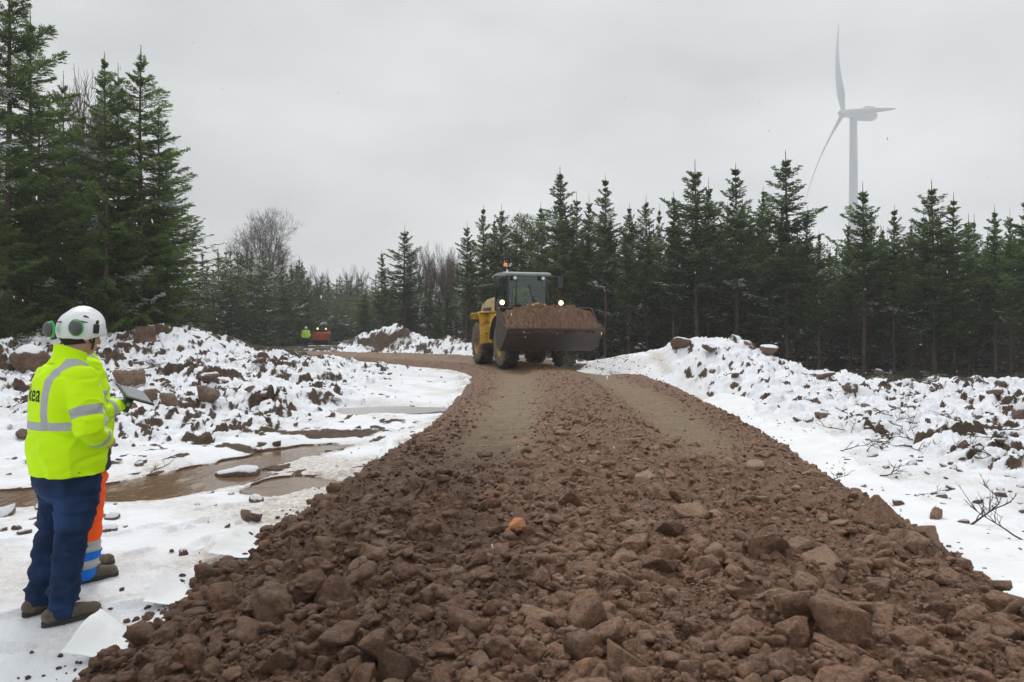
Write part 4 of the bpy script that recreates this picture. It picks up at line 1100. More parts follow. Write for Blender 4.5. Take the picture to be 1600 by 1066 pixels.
def loader():
    zg = float(np.median(surf_z(np.array([.3,-.2,.8]), np.array([26.,27,25]))))
    L = empty('wheel_loader', (.34,26.1,.315), R(-73.5)); tag(L, 'muddy yellow wheel loader driving towards the camera with lit headlights and a raised full bucket', 'wheel loader')
    WR = .77
    def wheel(x, sg):
        y = sg*1.0; w = .27
        w_ = empty('wheel', (0,0,0)); w_.parent = L; w_.location = (x, y, WR)
        prof = [(.40,-w*.72),(.52,-w*.93),(.64,-w*1.0),(.715,-w*.93),(WR-.012,-w*.72),(WR,-w*.3),(WR,w*.3),(WR-.012,w*.72),(.715,w*.93),(.64,w*1.0),(.52,w*.93),(.40,w*.72)]
        m = MB().lathe(prof, (0,0,0), seg=48)
        for k in range(22):           # lugs
            a = 2*math.pi*k/22
            for s2, off in ((-1,0),(1,.14)):
                T = Matrix.Rotation(a+off, 4, 'Y')@Matrix.Translation((WR-.004,s2*w*.5,0))@Matrix.Rotation(s2*.5, 4, 'X')
                m.box((0,0,0), (.055,w*.98,.075), .012, T=T)
        t = m.build('tyre', [TYRE, TYRES], w_)
        for p in t.data.polygons:
            c = p.center; rr = math.hypot(c.x, c.z)
            if rr < .74 and abs(p.normal.y) > .3: p.material_index = 1
        o = sg
        r = MB().lathe([(.10,o*.03),(.26,o*.02),(.33,o*.10),(.385,o*.20),(.42,o*.235),(.42,-o*.2),(.36,-o*.2),(.30,-o*.03),(.10,-o*.03)], (0,0,0), seg=32)
        r.cyl((0,-o*.1,0), (0,o*.13,0), .15, .12, 20)
        for k in range(10):
            a = 2*math.pi*k/10; r.cyl((.21*math.cos(a), o*.02, .21*math.sin(a)), (.21*math.cos(a), o*.055, .21*math.sin(a)), .018, seg=6)
        r.build('rim', RIMM, w_)
    for x in (1.55,-1.55):
        for sg in (-1,1): wheel(x, sg)
    for x in (1.55,-1.55): MB().cyl((x,-.85,WR), (x,.85,WR), .16, seg=16).ell((x,0,WR), (.32,.3,.3)).build('axle', GREYM, L)
    MB().box((-1.5,0,.98), (2.7,.78,.55), .04).box((-.45,0,.9), (.8,.5,.7), .04).build('rear_frame', GREYM, L)
    MB().box((1.1,0,.98), (1.5,.62,.5), .04).prism([(.55,.8),(1.75,.8),(1.9,1.1),(1.5,1.75),(1.15,1.85),(.8,1.5)], -.36, -.30).prism([(.55,.8),(1.75,.8),(1.9,1.1),(1.5,1.75),(1.15,1.85),(.8,1.5)], .30, .36).build('front_frame', GREYM, L)
    h = MB().prism([(-.82,1.3),(-.82,2.36),(-1.2,2.40),(-2.2,2.34),(-2.75,2.2),(-3.0,1.9),(-3.05,1.3)], -.74, .74, bev=.06).build('hood', CREAM, L)
    MB().box((-1.9,-.765,1.75), (1.1,.02,.55), .005).build('side_grille', BLK, h)
    for i in range(4): pass
    MB().box((-2.95,0,1.05), (.5,1.9,.62), .07).build('counterweight', Y_, L)
    # number-like dark lettering rubbed on the hood side is left as dirt
    for sg in (-1,1):
        y0, y1 = sorted((sg*.66, sg*1.34))
        arc = [(-1.55+.93*math.cos(a)*1.0, WR+.98*math.sin(a)) for a in np.linspace(R(150), R(118), 5)]
        prof = [(-2.2,1.60),(-2.12,1.75),(-2.0,1.80),(-1.0,1.80),(-.86,1.76),(-.77,1.60),(-.70,1.30),(-.62,1.0),(-.60,.72)]
        rf = MB().strip(prof, y0, y1, .035).build('rear_fender', Y_, L, smooth=False)
        MB().prism([(-1.0,1.79),(-.86,1.75),(-.77,1.60),(-.70,1.30),(-.62,1.0),(-.60,.72),(-.22,.72),(-.18,1.2),(-.10,1.62),(-.10,1.79)], *sorted((sg*.98, sg*1.02))).build('step_panel', Y_, rf, smooth=False)
        MB().box((-.42,sg*1.12,.74), (.42,.3,.04), .01).box((-.38,sg*1.10,1.1), (.36,.22,.03), .008).box((-.35,sg*1.08,1.45), (.34,.18,.03), .008).build('steps', GREYM, rf)
        MB().box((-.45,sg*1.0,1.84), (1.15,.66,.05), .012).build('platform', Y_, rf)
        arc = [(1.55+.90*math.cos(a), WR+.93*math.sin(a)) for a in np.linspace(R(172), R(35), 14)]
        ff = MB().strip(arc, y0+(.06 if sg > 0 else 0), y1-(.0 if sg > 0 else .06), .03).build('front_fender', BLK, L)
        ye = sg*1.345; MB().strip([(1.55+.905*math.cos(a), WR+.935*math.sin(a)) for a in np.linspace(R(176), R(60), 14)], *sorted((ye-.02, ye+.015)), .06).build('fender_lip', Y_, ff)
        # head lamp bracket
        yl = -.99 if sg < 0 else 1.10
        hb = MB().box((.86,yl,1.78), (.12,.16,.5), .02).box((.8,yl,2.08), (.2,.2,.34), .02).box((.8,yl-sg*.1,1.62), (.3,.34,.06), .01).build('lamp_bracket', BLK, L)
        hl = MB().box((.92,yl,2.13), (.12,.24,.2), .03).build('headlight', BLK, L)
        MB().cyl((.975,yl,2.14), (1.0,yl,2.14), .082, seg=20).build('lit_lens', LAMP, hl)
        MB().box((.985,yl,1.86), (.03,.13,.12), .01).build('indicator', LENS, hl)
        # mirror on its arm
        mr = MB().tube([(.62,sg*.78,3.0),(.75,sg*.98,3.05),(.78,sg*1.10,2.98)], .014).box((.80,sg*1.14,2.86), (.06,.2,.38), .03).build('mirror', BLK, L)
        MB().box((.765,sg*1.14,2.86), (.01,.16,.32), .002).build('mirror_glass', simple('mirror_glass', (.5,.52,.54), .05, metal=1.), mr)
        MB().tube([(-.1,sg*.92,1.9),(-.1,sg*.92,2.75),(-.2,sg*.8,2.85)], .016).build('grab_rail', BLK, L)
    MB().tube([(-2.75,-.9,1.82),(-2.75,-.9,2.83),(-2.70,-.9,2.86),(-.8,-.78,2.86)], .02).box((-2.76,-.96,2.86), (.12,.24,.03), .01).build('pipe_rail', GREYM, L)
    MB().cyl((-1.7,.45,2.3), (-1.7,.45,3.0), .06, seg=14).build('exhaust_pipe', BLK, L)
    # cab
    cx0, cx1, cw = -.78, .66, .72; zf, zr_ = 1.48, 3.06
    cab = empty('cab', (0,0,0)); cab.parent = L
    f = MB().box((-.06,0,1.62), (1.44,1.44,.34), .03).box((-.72,0,1.95), (.1,1.4,.5), .02)
    for sg in (-1,1):
        f.tube([(cx1,sg*cw,zf),(cx1+.06,sg*cw,2.1),(cx1-.06,sg*(cw-.03),zr_)], .045, 8)
        f.tube([(.08,sg*cw,zf),(.06,sg*cw,2.1),(.02,sg*(cw-.02),zr_)], .035, 8)
        f.tube([(cx0,sg*cw,zf),(cx0-.03,sg*cw,2.1),(cx0+.04,sg*(cw-.03),zr_)], .05, 8)
        f.box((.33,sg*cw,1.86), (.6,.05,.22), .01).box((-.36,sg*cw,1.98), (.76,.05,.44), .01)
        f.tube([(cx0,sg*cw,zr_),(cx1-.06,sg*(cw-.03),zr_)], .05, 8)
    f.tube([(cx1-.06,-cw,zr_),(cx1-.06,cw,zr_)], .05, 8).tube([(cx0,-cw,zr_),(cx0,cw,zr_)], .05, 8)
    f.box((cx1+.03,0,1.82), (.06,1.4,.16), .01)
    f.tube([(cx1+.03,-.42,1.9),(cx1-.02,-.38,3.02)], .022, 6)
    f.build('cab_frame', BLK, cab)
    MB().prism([(cx0-.16,3.08),(cx0-.14,3.17),(-.3,3.215),(.5,3.205),(.80,3.15),(.84,3.09),(.80,3.06),(cx0-.14,3.05)], -.83, .83, bev=.03).build('roof', ROOFM, cab)
    g = MB().box((cx1-.005,0,2.5), (.012,1.36,1.16), 0, rot=None)
    g.build('windscreen', GLASS, cab, smooth=False)
    for sg in (-1,1): MB().box((-.34,sg*cw,2.6), (.78,.012,.84), 0).box((.34,sg*cw,2.5), (.54,.012,1.08), 0).build('side_window', GLASS, cab, smooth=False)
    MB().box((cx0,0,2.65), (.012,1.3,.76), 0).build('rear_window', GLASS, cab, smooth=False)
    MB().box((-.42,.05,1.98), (.5,.5,.14), .05).box((-.66,.05,2.3), (.14,.48,.62), .06).box((-.68,.05,2.7), (.1,.28,.2), .04).build('driver_seat', BLK, cab)
    MB().tube([(.42,.05,1.8),(.26,.05,2.28)], .04).lathe([(.18,-.014),(.205,0),(.18,.014)], (.24,.05,2.3), seg=24).build('steering_wheel', BLK, cab)
    MB().tube([(cx1+.05,.42,1.92),(cx1+.03,.12,2.45)], .012, 6).tube([(cx1+.03,.20,2.2),(cx1+.02,.05,2.75)], .014, 6).build('wiper', BLK, cab)
    for y in (-.50,.50):
        wl_ = MB().box((.80,y,2.98), (.1,.16,.14), .02).build('work_lamp', BLK, cab); MB().cyl((.855,y,2.98), (.87,y,2.98), .058, seg=16).build('lamp_lens', LENS, wl_)
    b = MB().cyl((-.25,-.52,3.2), (-.25,-.52,3.42), .03, .02, 12).cyl((-.25,-.52,3.40), (-.25,-.52,3.44), .085, seg=18).build('beacon', BLK, cab)
    MB().cyl((-.25,-.52,3.44), (-.25,-.52,3.54), .066, .064, 18).ell((-.25,-.52,3.52), (.066,.066,.05)).build('beacon_lens', emis('orange_beacon', (.9,.20,.02), .5), b)
    # lift arms, linkage, cylinders
    for sg in (-1,1):
        MB().prism([(.78,1.72),(.98,1.86),(1.7,1.62),(2.35,1.22),(2.62,.92),(2.55,.72),(2.3,.78),(1.9,1.12),(1.4,1.38),(.85,1.52)], *sorted((sg*.40, sg*.50)), bev=.012).build('lift_arm', Y_, L)
        MB().cyl((.9,sg*.26,1.0), (1.6,sg*.3,1.3), .07).cyl((1.5,sg*.3,1.25), (2.0,sg*.42,1.1), .035).build('lift_cylinder', GREYM, L)
    MB().prism([(1.45,1.25),(1.62,1.75),(1.58,2.1),(1.72,2.12),(1.85,1.7),(1.75,1.2)], -.07, .07, bev=.01).cyl((1.7,0,1.3), (2.4,0,1.0), .05).cyl((1.65,-.3,2.03), (1.65,.3,2.03), .05).box((1.3,0,1.98), (.6,.14,.12), .03).build('bucket_linkage', Y_, L)
    # bucket
    W = 1.53; prof = [(2.52,1.93),(2.38,1.72),(2.30,1.40),(2.34,1.02),(2.50,.72),(2.66,.60),(2.80,.62),(3.50,1.16),(3.58,1.235)]
    bk = empty('bucket', (0,0,0)); bk.parent = L
    th = .035
    MB().strip(prof[::-1], -W, W, th).build('shell', BUCK, bk, smooth=False)
    for sg in (-1,1):
        sp = [(2.50,1.95),(2.36,1.73),(2.27,1.40),(2.31,1.0),(2.47,.70),(2.65,.575),(2.82,.60),(3.54,1.13),(3.66,1.26),(3.50,1.33),(3.18,1.42),(2.92,1.62),(2.66,1.90)]
        MB().prism(sp, *sorted((sg*(W+.002), sg*(W+.04)))).build('side_plate', BUCK, bk, smooth=False)
    MB().prism([(3.42,1.105),(3.68,1.27),(3.69,1.285),(3.40,1.15)], -W-.03, W+.03).build('cutting_edge', GREYM, bk, smooth=False)
    MB().prism([(2.70,.57),(3.05,.83),(3.05,.80),(2.72,.545)], -W*.9, -W*.86).prism([(2.70,.57),(3.05,.83),(3.05,.80),(2.72,.545)], W*.86, W*.9).build('wear_strip', BUCK, bk, smooth=False)
    return L
LD = loader()
def soil_load():
    gx = np.linspace(2.40, 3.60, 90); gy = np.linspace(-1.51, 1.51, 220); X, Y = np.meshgrid(gx, gy)
    rim = np.interp(X, [2.40,2.52,2.92,3.2,3.60], [1.78,1.80,1.55,1.36,1.20]); pk = 2.02+.05*np.sin(Y*2.3)
    e = np.clip(1-np.abs(Y/1.53)**2.2, 0, 1); c = np.clip(1-((X-2.82)/.80)**2, 0, 1)
    Z = rim+(np.interp(X, [2.4,2.62,2.85,3.1,3.35,3.6], [1.84,1.97,2.02,1.84,1.54,1.225])-rim)*e**.55
    Z = Z+(.15*stones(X, Y, .24, 701)+.11*stones(X, Y, .12, 702)+.03*stones(X, Y, .05, 703)-.17)+.10*fbm(X*2.2, Y*2.2, 3, 704)
    n, m = X.shape; top = np.stack([X, Y, Z], -1).reshape(-1,3); zb = np.interp(X, [2.4,2.5,2.66,2.8,3.6], [1.0,.82,.68,.72,1.19]); bot = np.stack([X, Y, np.minimum(zb, Z-.01)], -1).reshape(-1,3)
    I = np.arange(n*m).reshape(n,m); q = lambda I: np.stack([I[:-1,:-1],I[:-1,1:],I[1:,1:],I[1:,:-1]], -1).reshape(-1,4); J = I+n*m
    sd = [np.stack([a[:-1],a[1:],b[1:],b[:-1]], -1) for a, b in ((I[0],J[0]),(I[-1],J[-1]),(I[:,0],J[:,0]),(I[:,-1],J[:,-1]))]
    o = np_obj('soil_load', np.vstack([top,bot]), np.vstack([q(I), q(J)]+sd), M['soil'], attrs={'track': np.zeros(2*n*m)})
    o.location = LD.location; o.rotation_euler = LD.rotation_euler
    tag(o, 'heap of brown soil and stones filling the loader bucket', 'soil')
soil_load()
def roller():
    Y = 77.; x = (503-800)/F*Y; z = float(H0(np.array([x]), np.array([Y]))[0])
    Rr = empty('road_roller', (x, Y, z), R(-80)); tag(Rr, 'small orange road roller with two lit lamps far behind on the site', 'road roller')
    OR = simple('roller_orange', (.85,.13,.03), .5, var=.15)
    MB().cyl((.95,-.75,.5), (.95,.75,.5), .5, seg=32).build('drum', GREYM, Rr)
    MB().box((.95,0,1.08), (1.3,1.75,.3), .05).box((1.55,0,.82), (.16,1.85,.75), .05).build('drum_frame', OR, Rr)
    MB().prism([(.1,.5),(.1,1.25),(-1.6,1.35),(-1.9,1.0),(-1.9,.5)], -.8, .8, bev=.06).build('body', OR, Rr)
    for sg in (-1,1):
        w = MB().cyl((-1.1,sg*.6,.5), (-1.1,sg*1.0,.5), .5, seg=24).build('wheel', TYRE, Rr)
        l = MB().box((.12,sg*.42,1.62), (.12,.26,.26), .03).build('headlight', BLK, Rr); MB().cyl((.185,sg*.42,1.62), (.2,sg*.42,1.62), .09, seg=14).build('lit_lens', LAMP, l)
    MB().box((-.3,0,2.35), (1.3,1.5,.1), .03).tube([(.1,-.6,1.2),(.1,-.6,2.3)], .04).tube([(.1,.6,1.2),(.1,.6,2.3)], .04).tube([(-.8,.6,1.2),(-.8,.6,2.3)], .04).tube([(-.8,-.6,1.2),(-.8,-.6,2.3)], .04).box((-.6,0,1.6), (.6,.6,.6), .05).box((.02,0,1.55), (.1,1.2,.5), .03).build('canopy', BLK, Rr)
    MB().cyl((-.3,.5,2.4), (-.3,.5,2.55), .07).build('roof_lamp', BLK, Rr)
    x2 = x-.95*1.2
roller()
# ------------------------------------------------------------------ people
def limb(P_, r, sides=16, fl=1.):
    """closed tapering tube with rounded ends; r scalar per point"""
    P_ = np.array(P_, float); r = np.array(r, float)
    t0 = unit(P_[0]-P_[1]); t1 = unit(P_[-1]-P_[-2]); Q = []; q = []
    for a in (80, 55, 28): Q.append(P_[0]+t0*r[0]*math.sin(R(a))*.95); q.append(r[0]*math.cos(R(a)))
    Q += list(P_); q += list(r)
    for a in (28, 55, 80): Q.append(P_[-1]+t1*r[-1]*math.sin(R(a))*.95); q.append(r[-1]*math.cos(R(a)))
    V, f = tube(np.array(Q), np.array(q), sides); n = len(Q)*sides
    tr = []
    for k in range(1, sides-1): tr.append((0, k+1, k)); tr.append((n-sides, n-sides+k, n-sides+k+1))
    return V, f, np.array(tr)
def stack(L_, sides=36, p=2.4):
    """L_: (z, cx, cy, a, b) rings: superellipse cross-sections"""
    V = []; t = np.linspace(0, 2*np.pi, sides, endpoint=False); ca, sa = np.cos(t), np.sin(t); ex = 2/p
    for z, cx, cy, a, b in L_: V.append(np.stack([cx+a*np.sign(ca)*np.abs(ca)**ex, cy+b*np.sign(sa)*np.abs(sa)**ex, np.full(sides, z)], 1))
    n = len(L_); I = np.arange(n*sides).reshape(n, sides); f = np.stack([I[:-1], np.roll(I[:-1],-1,1), np.roll(I[1:],-1,1), I[1:]], -1).reshape(-1,4)
    tr = []
    for k in range(1, sides-1): tr.append((0, k+1, k)); tr.append((n*sides-sides, n*sides-sides+k, n*sides-sides+k+1))
    return np.vstack(V), f, np.array(tr)
def ellip(c, r, Rm=None, lv=3):
    D, Fc = ICO[lv]; V = D*np.array(r)
    if Rm is not None: V = V@np.array(Rm).T
    return V+np.array(c), Fc, None
def fuse(parts, voxel, smooth=2):
    Vs=[];Fs=[];off=0
    for V, f, tr in parts:
        f = np.asarray(f)
        if f.shape[1] == 4: f = np.vstack([f[:,[0,1,2]], f[:,[0,2,3]]])
        Fs.append(f+off)
        if tr is not None: Fs.append(np.asarray(tr)+off)
        Vs.append(V); off += len(V)
    me = np_mesh('tmp', np.vstack(Vs), np.vstack(Fs)); o = bpy.data.objects.new('tmp', me); COL.objects.link(o)
    m = o.modifiers.new('r', 'REMESH'); m.mode = 'VOXEL'; m.voxel_size = voxel
    if smooth: s_ = o.modifiers.new('s', 'SMOOTH'); s_.iterations = smooth; s_.factor = .5
    dg = bpy.context.evaluated_depsgraph_get(); ev = o.evaluated_get(dg); em = ev.to_mesh()
    V = np.empty(len(em.vertices)*3); em.vertices.foreach_get('co', V); V = V.reshape(-1,3)
    N_ = np.empty(len(em.vertices)*3); em.vertices.foreach_get('normal', N_); N_ = N_.reshape(-1,3)
    Fc = [tuple(p.vertices) for p in em.polygons]; ev.to_mesh_clear(); bpy.data.objects.remove(o); bpy.data.meshes.remove(me)
    Q = np.array([f for f in Fc if len(f) == 4]).reshape(-1,4); T3 = np.array([f for f in Fc if len(f) == 3]).reshape(-1,3)
    return V, [Q, T3], N_
def seg_dist(V, P_, r):
    """(distance - radius, parameter 0..n) to a polyline of given radii"""
    best = np.full(len(V), 9.); par = np.zeros(len(V))
    for i in range(len(P_)-1):
        a = np.array(P_[i]); d = np.array(P_[i+1])-a; k = np.clip(((V-a)@d)/(d@d), 0, 1); q = np.linalg.norm(V-a-k[:,None]*d, axis=1)-(r[i]*(1-k)+r[i+1]*k)
        m = q < best; best = np.where(m, q, best); par = np.where(m, i+k, par)
    return best, par
def hand_parts(w, fwd, nrm, curl=.5, side=1, s=1.):
    """w wrist, fwd finger direction, nrm palm normal (out of the palm); side=+1 thumb on cross(fwd,nrm) side"""
    w = np.array(w, float); f = unit(np.array(fwd, float)); n = unit(np.array(nrm, float)-f*np.dot(f, nrm)); l = np.cross(f, n)*side; P_ = []
    P_.append(limb([w-f*.02, w+f*.03, w+f*.075], [.024*s,.030*s,.030*s], 12))
    for k, (o, ln) in enumerate(((.030,.072),(.010,.080),(-.010,.074),(-.029,.058))):
        b = w+f*.085+l*o; c1 = curl*(.8+.1*k)
        d1 = f*math.cos(c1)+n*math.sin(c1); d2 = f*math.cos(c1*2.1)+n*math.sin(c1*2.1); d3 = f*math.cos(c1*2.9)+n*math.sin(c1*2.9)
        p1 = b+d1*ln*.48; p2 = p1+d2*ln*.32; p3 = p2+d3*ln*.22; P_.append(limb([b-f*.03, b, p1, p2, p3], [.011,.0105,.0095,.0085,.0075], 10))
    t0 = w+f*.022+l*.024; t1 = t0+unit(l*.8+f*.6+n*.3)*.038; t2 = t1+unit(l*.25+f*.8+n*.5)*.032; P_.append(limb([t0-l*.012, t0, t1, t2], [.013,.0125,.011,.009], 10))
    return P_
def head_parts(c, Rm, s=1.):
    """c centre of the skull; Rm 3x3 rotation of the head (x forward)"""
    A = lambda v: np.array(c)+(np.array(v)*s)@Rm.T; E = lambda v, r: ellip(A(v), np.array(r)*s, Rm)
    return [E((-.01,0,.02), (.098,.078,.098)), E((.035,0,-.03), (.062,.064,.085)), E((.05,0,-.088), (.040,.040,.028)), E((.0,0,-.06),(.06,.06,.06)),
      limb([A((.088,0,.015)), A((.105,0,-.018)), A((.112,0,-.034))], [.010*s,.013*s,.016*s], 10), E((.093,0,-.063), (.014,.026,.008)), E((.090,0,-.073), (.013,.022,.007)),
      E((.082,0,.028), (.022,.055,.012)), E((.0,.082,-.015), (.020,.010,.033)), E((.0,-.082,-.015), (.020,.010,.033)), E((.062,.034,-.03), (.03,.024,.03)), E((.062,-.034,-.03), (.03,.024,.03))]
def stripe_mat(name, base, band=(.42,.43,.44), glow=None):
    n = NT(name); w = n.coord(); s = n.attr('stripe'); d = n.attr('dark')
    c = n.ramp(n.noise(5, 4, .6, w), [(.3,tuple(v*.93 for v in base)),(.7,base)])
    c = n.mix(n.ramp(d, [(.49,0.),(.51,1.)]), c, (.025,.027,.03))
    c = n.mix(n.ramp(s, [(.49,0.),(.51,1.)]), c, band)
    n.base(c); n.rough(.75); n.spec(.25)
    if True: n.normal(n.bump(n.noise(260, 3, .6, w), .12, .002))
    return n.m
HIVIS = stripe_mat('hi_vis_fabric', (.62,.98,.0)); 
def trouser_mat(name, c, c2=None):
    n = NT(name); w = n.coord(); f = n.noise(12, 5, .65, w); g = n.noise(3.2, 3, .5, w)
    b = n.ramp(f, [(.3,tuple(v*.7 for v in c)),(.7,tuple(v*1.35 for v in c))]); b = n.mix(n.ramp(g, [(.45,0.),(.62,.7)]), b, tuple(min(1,v*3.0) for v in c))
    n.base(b); n.rough(.85); n.spec(.2); n.normal(n.bump(n.noise(300, 3, .6, w), .25, .003)); return n.m
JEANS = trouser_mat('blue_denim', (.008,.022,.062))
def workpants():
    n = NT('orange_blue_workwear'); w = n.coord(); z = n.attr('zb')
    c = n.ramp(z, [(0,(.01,.16,.62)), (.094,(.42,.43,.42)), (.153,(.01,.16,.62)), (.208,(.42,.43,.42)), (.276,(1.,.115,.012))], 'CONSTANT'); n.base(c); n.rough(.75); n.spec(.2); return n.m
WORKP = workpants()
SKIN = simple('skin', (.50,.27,.19), .5, var=.12); HAIR = simple('dark_hair', (.035,.024,.018), .8, var=.4, bump=.6, bscale=180)
SHELL = simple('helmet_white', (.78,.79,.80), .3, var=.02, dirt=(.5,.48,.45,1), dscale=9, damt=.1); BOOT = simple('brown_boot', (.085,.065,.045), .8, var=.4, dirt=(.17,.13,.10,1), dscale=14, damt=.4, bump=.4); SOLE = simple('boot_sole', (.03,.028,.025), .8)
GREEN = simple('ear_muff_green', (.02,.42,.09), .4); CUP = simple('ear_muff_grey', (.085,.09,.085), .5); STRAP = simple('black_strap', (.012,.012,.013), .6)
def rz3(a): return np.array(Matrix.Rotation(a, 3, 'Z'))
def person(label, loc, rz, P, voxel=.007, jacket=HIVIS, pants=JEANS, helmet=True, fine=True, group=None):
    """P: torso rings, arms {side: (shoulder, elbow, wrist)}, legs {side: (hip, knee, ankle, toe direction)}, head centre, head yaw"""
    bvox = .0055 if fine else voxel
    HR = rz3(P.get('hyaw', 0.))@np.array(Matrix.Rotation(P.get('hpitch', 0.), 3, 'Y'))
    hc = np.array(P['head']); body = head_parts(hc, HR)
    nk = np.array(P.get('neck', (-.01,0,1.50))); body.append(limb([nk-[0,0,.06], nk, hc+HR@np.array([-.02,0,-.07]), hc+HR@np.array([-.015,0,-.02])], [.075,.064,.060,.062]))
    T = P['torso']; body.append(stack([(z, cx, cy, a*.72, b*.72) for z, cx, cy, a, b in T]))
    for sd, (a, b, c) in P['arms'].items():
        hn = P.get('hands', {}).get(sd, None); fwd = unit(np.array(c)-np.array(b)); w = np.array(c)+fwd*.03
        body.append(limb([a, b, c, w], [.052,.042,.030,.026])); body.append(limb([(np.array(T[-2][1:3].tolist() if isinstance(T[-2], np.ndarray) else [T[-2][1], T[-2][2]])).tolist()+[a[2]-.05], a], [.06,.055]))
        if hn is not None: body += hand_parts(w, hn.get('fwd', fwd), hn['nrm'], hn.get('curl', .5), hn.get('side', 1))
    for sd, (a, b, c, dr) in P['legs'].items():
        dr = unit(np.array(dr)); body.append(limb([a, b, c, np.array(c)+dr*.06-np.array([0,0,.05])], [.085,.055,.034,.022]))
        body.append(limb([(T[0][1], T[0][2], T[0][0]+.02), a], [.09,.09]))
    V, Fc, N_ = fuse(body, bvox, 1)
    me = np_mesh('person', V, Fc, [SKIN]); root = link(bpy.data.objects.new('person', me)); root.location = loc; root.rotation_euler = (0,0,rz)
    tag(root, label, 'person', group)
    eyes = simple('eye', (.03,.02,.015), .2)
    # jacket
    J = [stack(T)]; ra = P.get('arm_r', (.098,.082,.060))
    for sd, (a, b, c) in P['arms'].items():
        a = np.array(a); b = np.array(b); c = np.array(c); J.append(limb([a+(0,0,0), a*.5+b*.5, b, b*.45+c*.55, c], [ra[0],(ra[0]+ra[1])/2,ra[1],(ra[1]+ra[2])/2,ra[2]], 20))
        J.append(limb([(T[-4][1], a[1]*.35, a[2]-.02), a], [.10, ra[0]*.96], 20))
    V, Fc, N_ = fuse(J, voxel, 3 if fine else 1)
    if fine:      # soft folds, deeper at the elbows and the waist
        calm = (1-.9*sst(.24,.15,np.abs(V[:,1]))*sst(1.14,1.20,V[:,2])*sst(1.44,1.38,V[:,2])*sst(.0,-.06,V[:,0]))
        N_ = N_*calm[:,None]
        fo = fbm3(V*np.array([7.,7,13.]), 3, 5); rg = 1-np.abs(fbm3(V*np.array([5.,5,9.])+3, 2, 8))*2.2
        V = V+N_*(.011*fo-.013*np.clip(1-np.abs(fbm3(V*np.array([4.,4,8.])+11, 2, 28))*4.5, 0, 1)**1.5+.010*np.clip(rg, 0, 1)**3)[:,None]
    V[:,2] = np.where(V[:,2] < T[0][0]+.02, T[0][0]+(V[:,2]-T[0][0])*.25, V[:,2])
    st = np.full(len(V), -9.); dk = np.full(len(V), 0.); armd = np.full(len(V), 9.)
    for sd, (a, b, c) in P['arms'].items():
        d, par = seg_dist(V, [a,b,c], ra); armd = np.minimum(armd, d)
    cxi = np.interp(V[:,2], [q[0] for q in T], [q[1] for q in T]); ai = np.interp(V[:,2], [q[0] for q in T], [q[3] for q in T]); bi = np.interp(V[:,2], [q[0] for q in T], [q[4] for q in T])
    rad = (np.abs((V[:,0]-cxi)/ai)**2.4+np.abs(V[:,1]/bi)**2.4)**(1/2.4); torsod = (rad-1)*.2
    isarm = armd < torsod-.0
    zb = P.get('band', 1.12); hw = .024
    tor = hw-np.abs(V[:,2]-zb)
    vert = np.where(V[:,2] > zb, .024-np.abs(np.abs(V[:,1])-.112), -9)
    st = np.where(isarm, st, np.maximum(tor, vert))
    for sd, (a, b, c) in P['arms'].items():
        d, par = seg_dist(V, [a,b,c], ra); la = np.linalg.norm(np.array(b)-a); lb = np.linalg.norm(np.array(c)-b)
        pos = np.where(par < 1, par*la, la+(par-1)*lb)
        s_ = np.maximum(hw+.004-np.abs(pos-la*P.get('s1', .62)), hw-np.abs(pos-la-lb*P.get('s2', .62)))
        st = np.where(isarm & (d < .06), s_, st)
    dz = P.get('dark_below'); dk = (np.clip((dz-V[:,2])/.04+.5, 0, 1) if dz else dk*0)
    st = np.where(V[:,2] < T[0][0]+.01, -9, st)
    jk = np_obj('jacket', V, Fc, jacket, root, attrs={'stripe': np.clip(.5+st/.05, 0, 1), 'dark': dk})
    jv = V
    # collar
    cl = P.get('collar', (-.005,0,1.50,.088,.082)); cr_ = []
    for k, (dz_, g) in enumerate(((-.05,1.18),(0,1.0),(.035,.98),(.06,1.0),(.062,.93),(.03,.90),(-.05,1.0))): cr_.append((cl[2]+dz_, cl[0]+.10*dz_, cl[1], cl[3]*g, cl[4]*g))
    sV, sf, _ = stack(cr_, 36, 2.); 
    ang = np.arctan2(sV[:,1], sV[:,0]-cl[0]); sV[:,2] += -.030*np.cos(ang)
    np_obj('collar', sV, sf, jacket, jk, attrs={'stripe': np.zeros(len(sV)), 'dark': np.zeros(len(sV))})
    # trousers
    lr = P.get('leg_r', (.118,.088,.072)); G = []
    z0 = T[0][0]
    if 'pelvis' in P: G.append(stack(P['pelvis']))
    else: G.append(stack([(z0-.16, T[0][1], 0, .10, .14), (z0-.11, T[0][1], 0, .155, .19), (z0-.03, T[0][1], 0, .168, .205), (z0+.05, T[0][1], 0, .16, .20)]))
    for sd, (a, b, c, dr) in P['legs'].items():
        a = np.array(a); b = np.array(b); c = np.array(c); G.append(limb([a, a*.5+b*.5, b, b*.5+c*.5, c-np.array([0,0,.02])], [lr[0],(lr[0]+lr[1])/2+.004,lr[1],(lr[1]+lr[2])/2,lr[2]], 20))
    V, Fc, N_ = fuse(G, voxel, 3 if fine else 1)
    V[:,2] = np.maximum(V[:,2], min(c[2] for _, (a,b,c,d) in P['legs'].items())-.065)
    if fine:
        low = sst(.55,.1,V[:,2]); rg = 1-np.abs(fbm3(V*np.array([4.,4,11.])+3, 2, 18))*2.3
        V = V+N_*(.005*fbm3(V*np.array([6.,6,10.]), 3, 15)+(.010+.010*low)*np.clip(rg, 0, 1)**3-.013*np.clip(1-np.abs(fbm3(V*np.array([3.,3,9.])+7, 2, 38))*5, 0, 1)**1.5)[:,None]
    np_obj('trousers', V, Fc, pants, root, attrs={'zb': np.clip(V[:,2], 0, .99)})
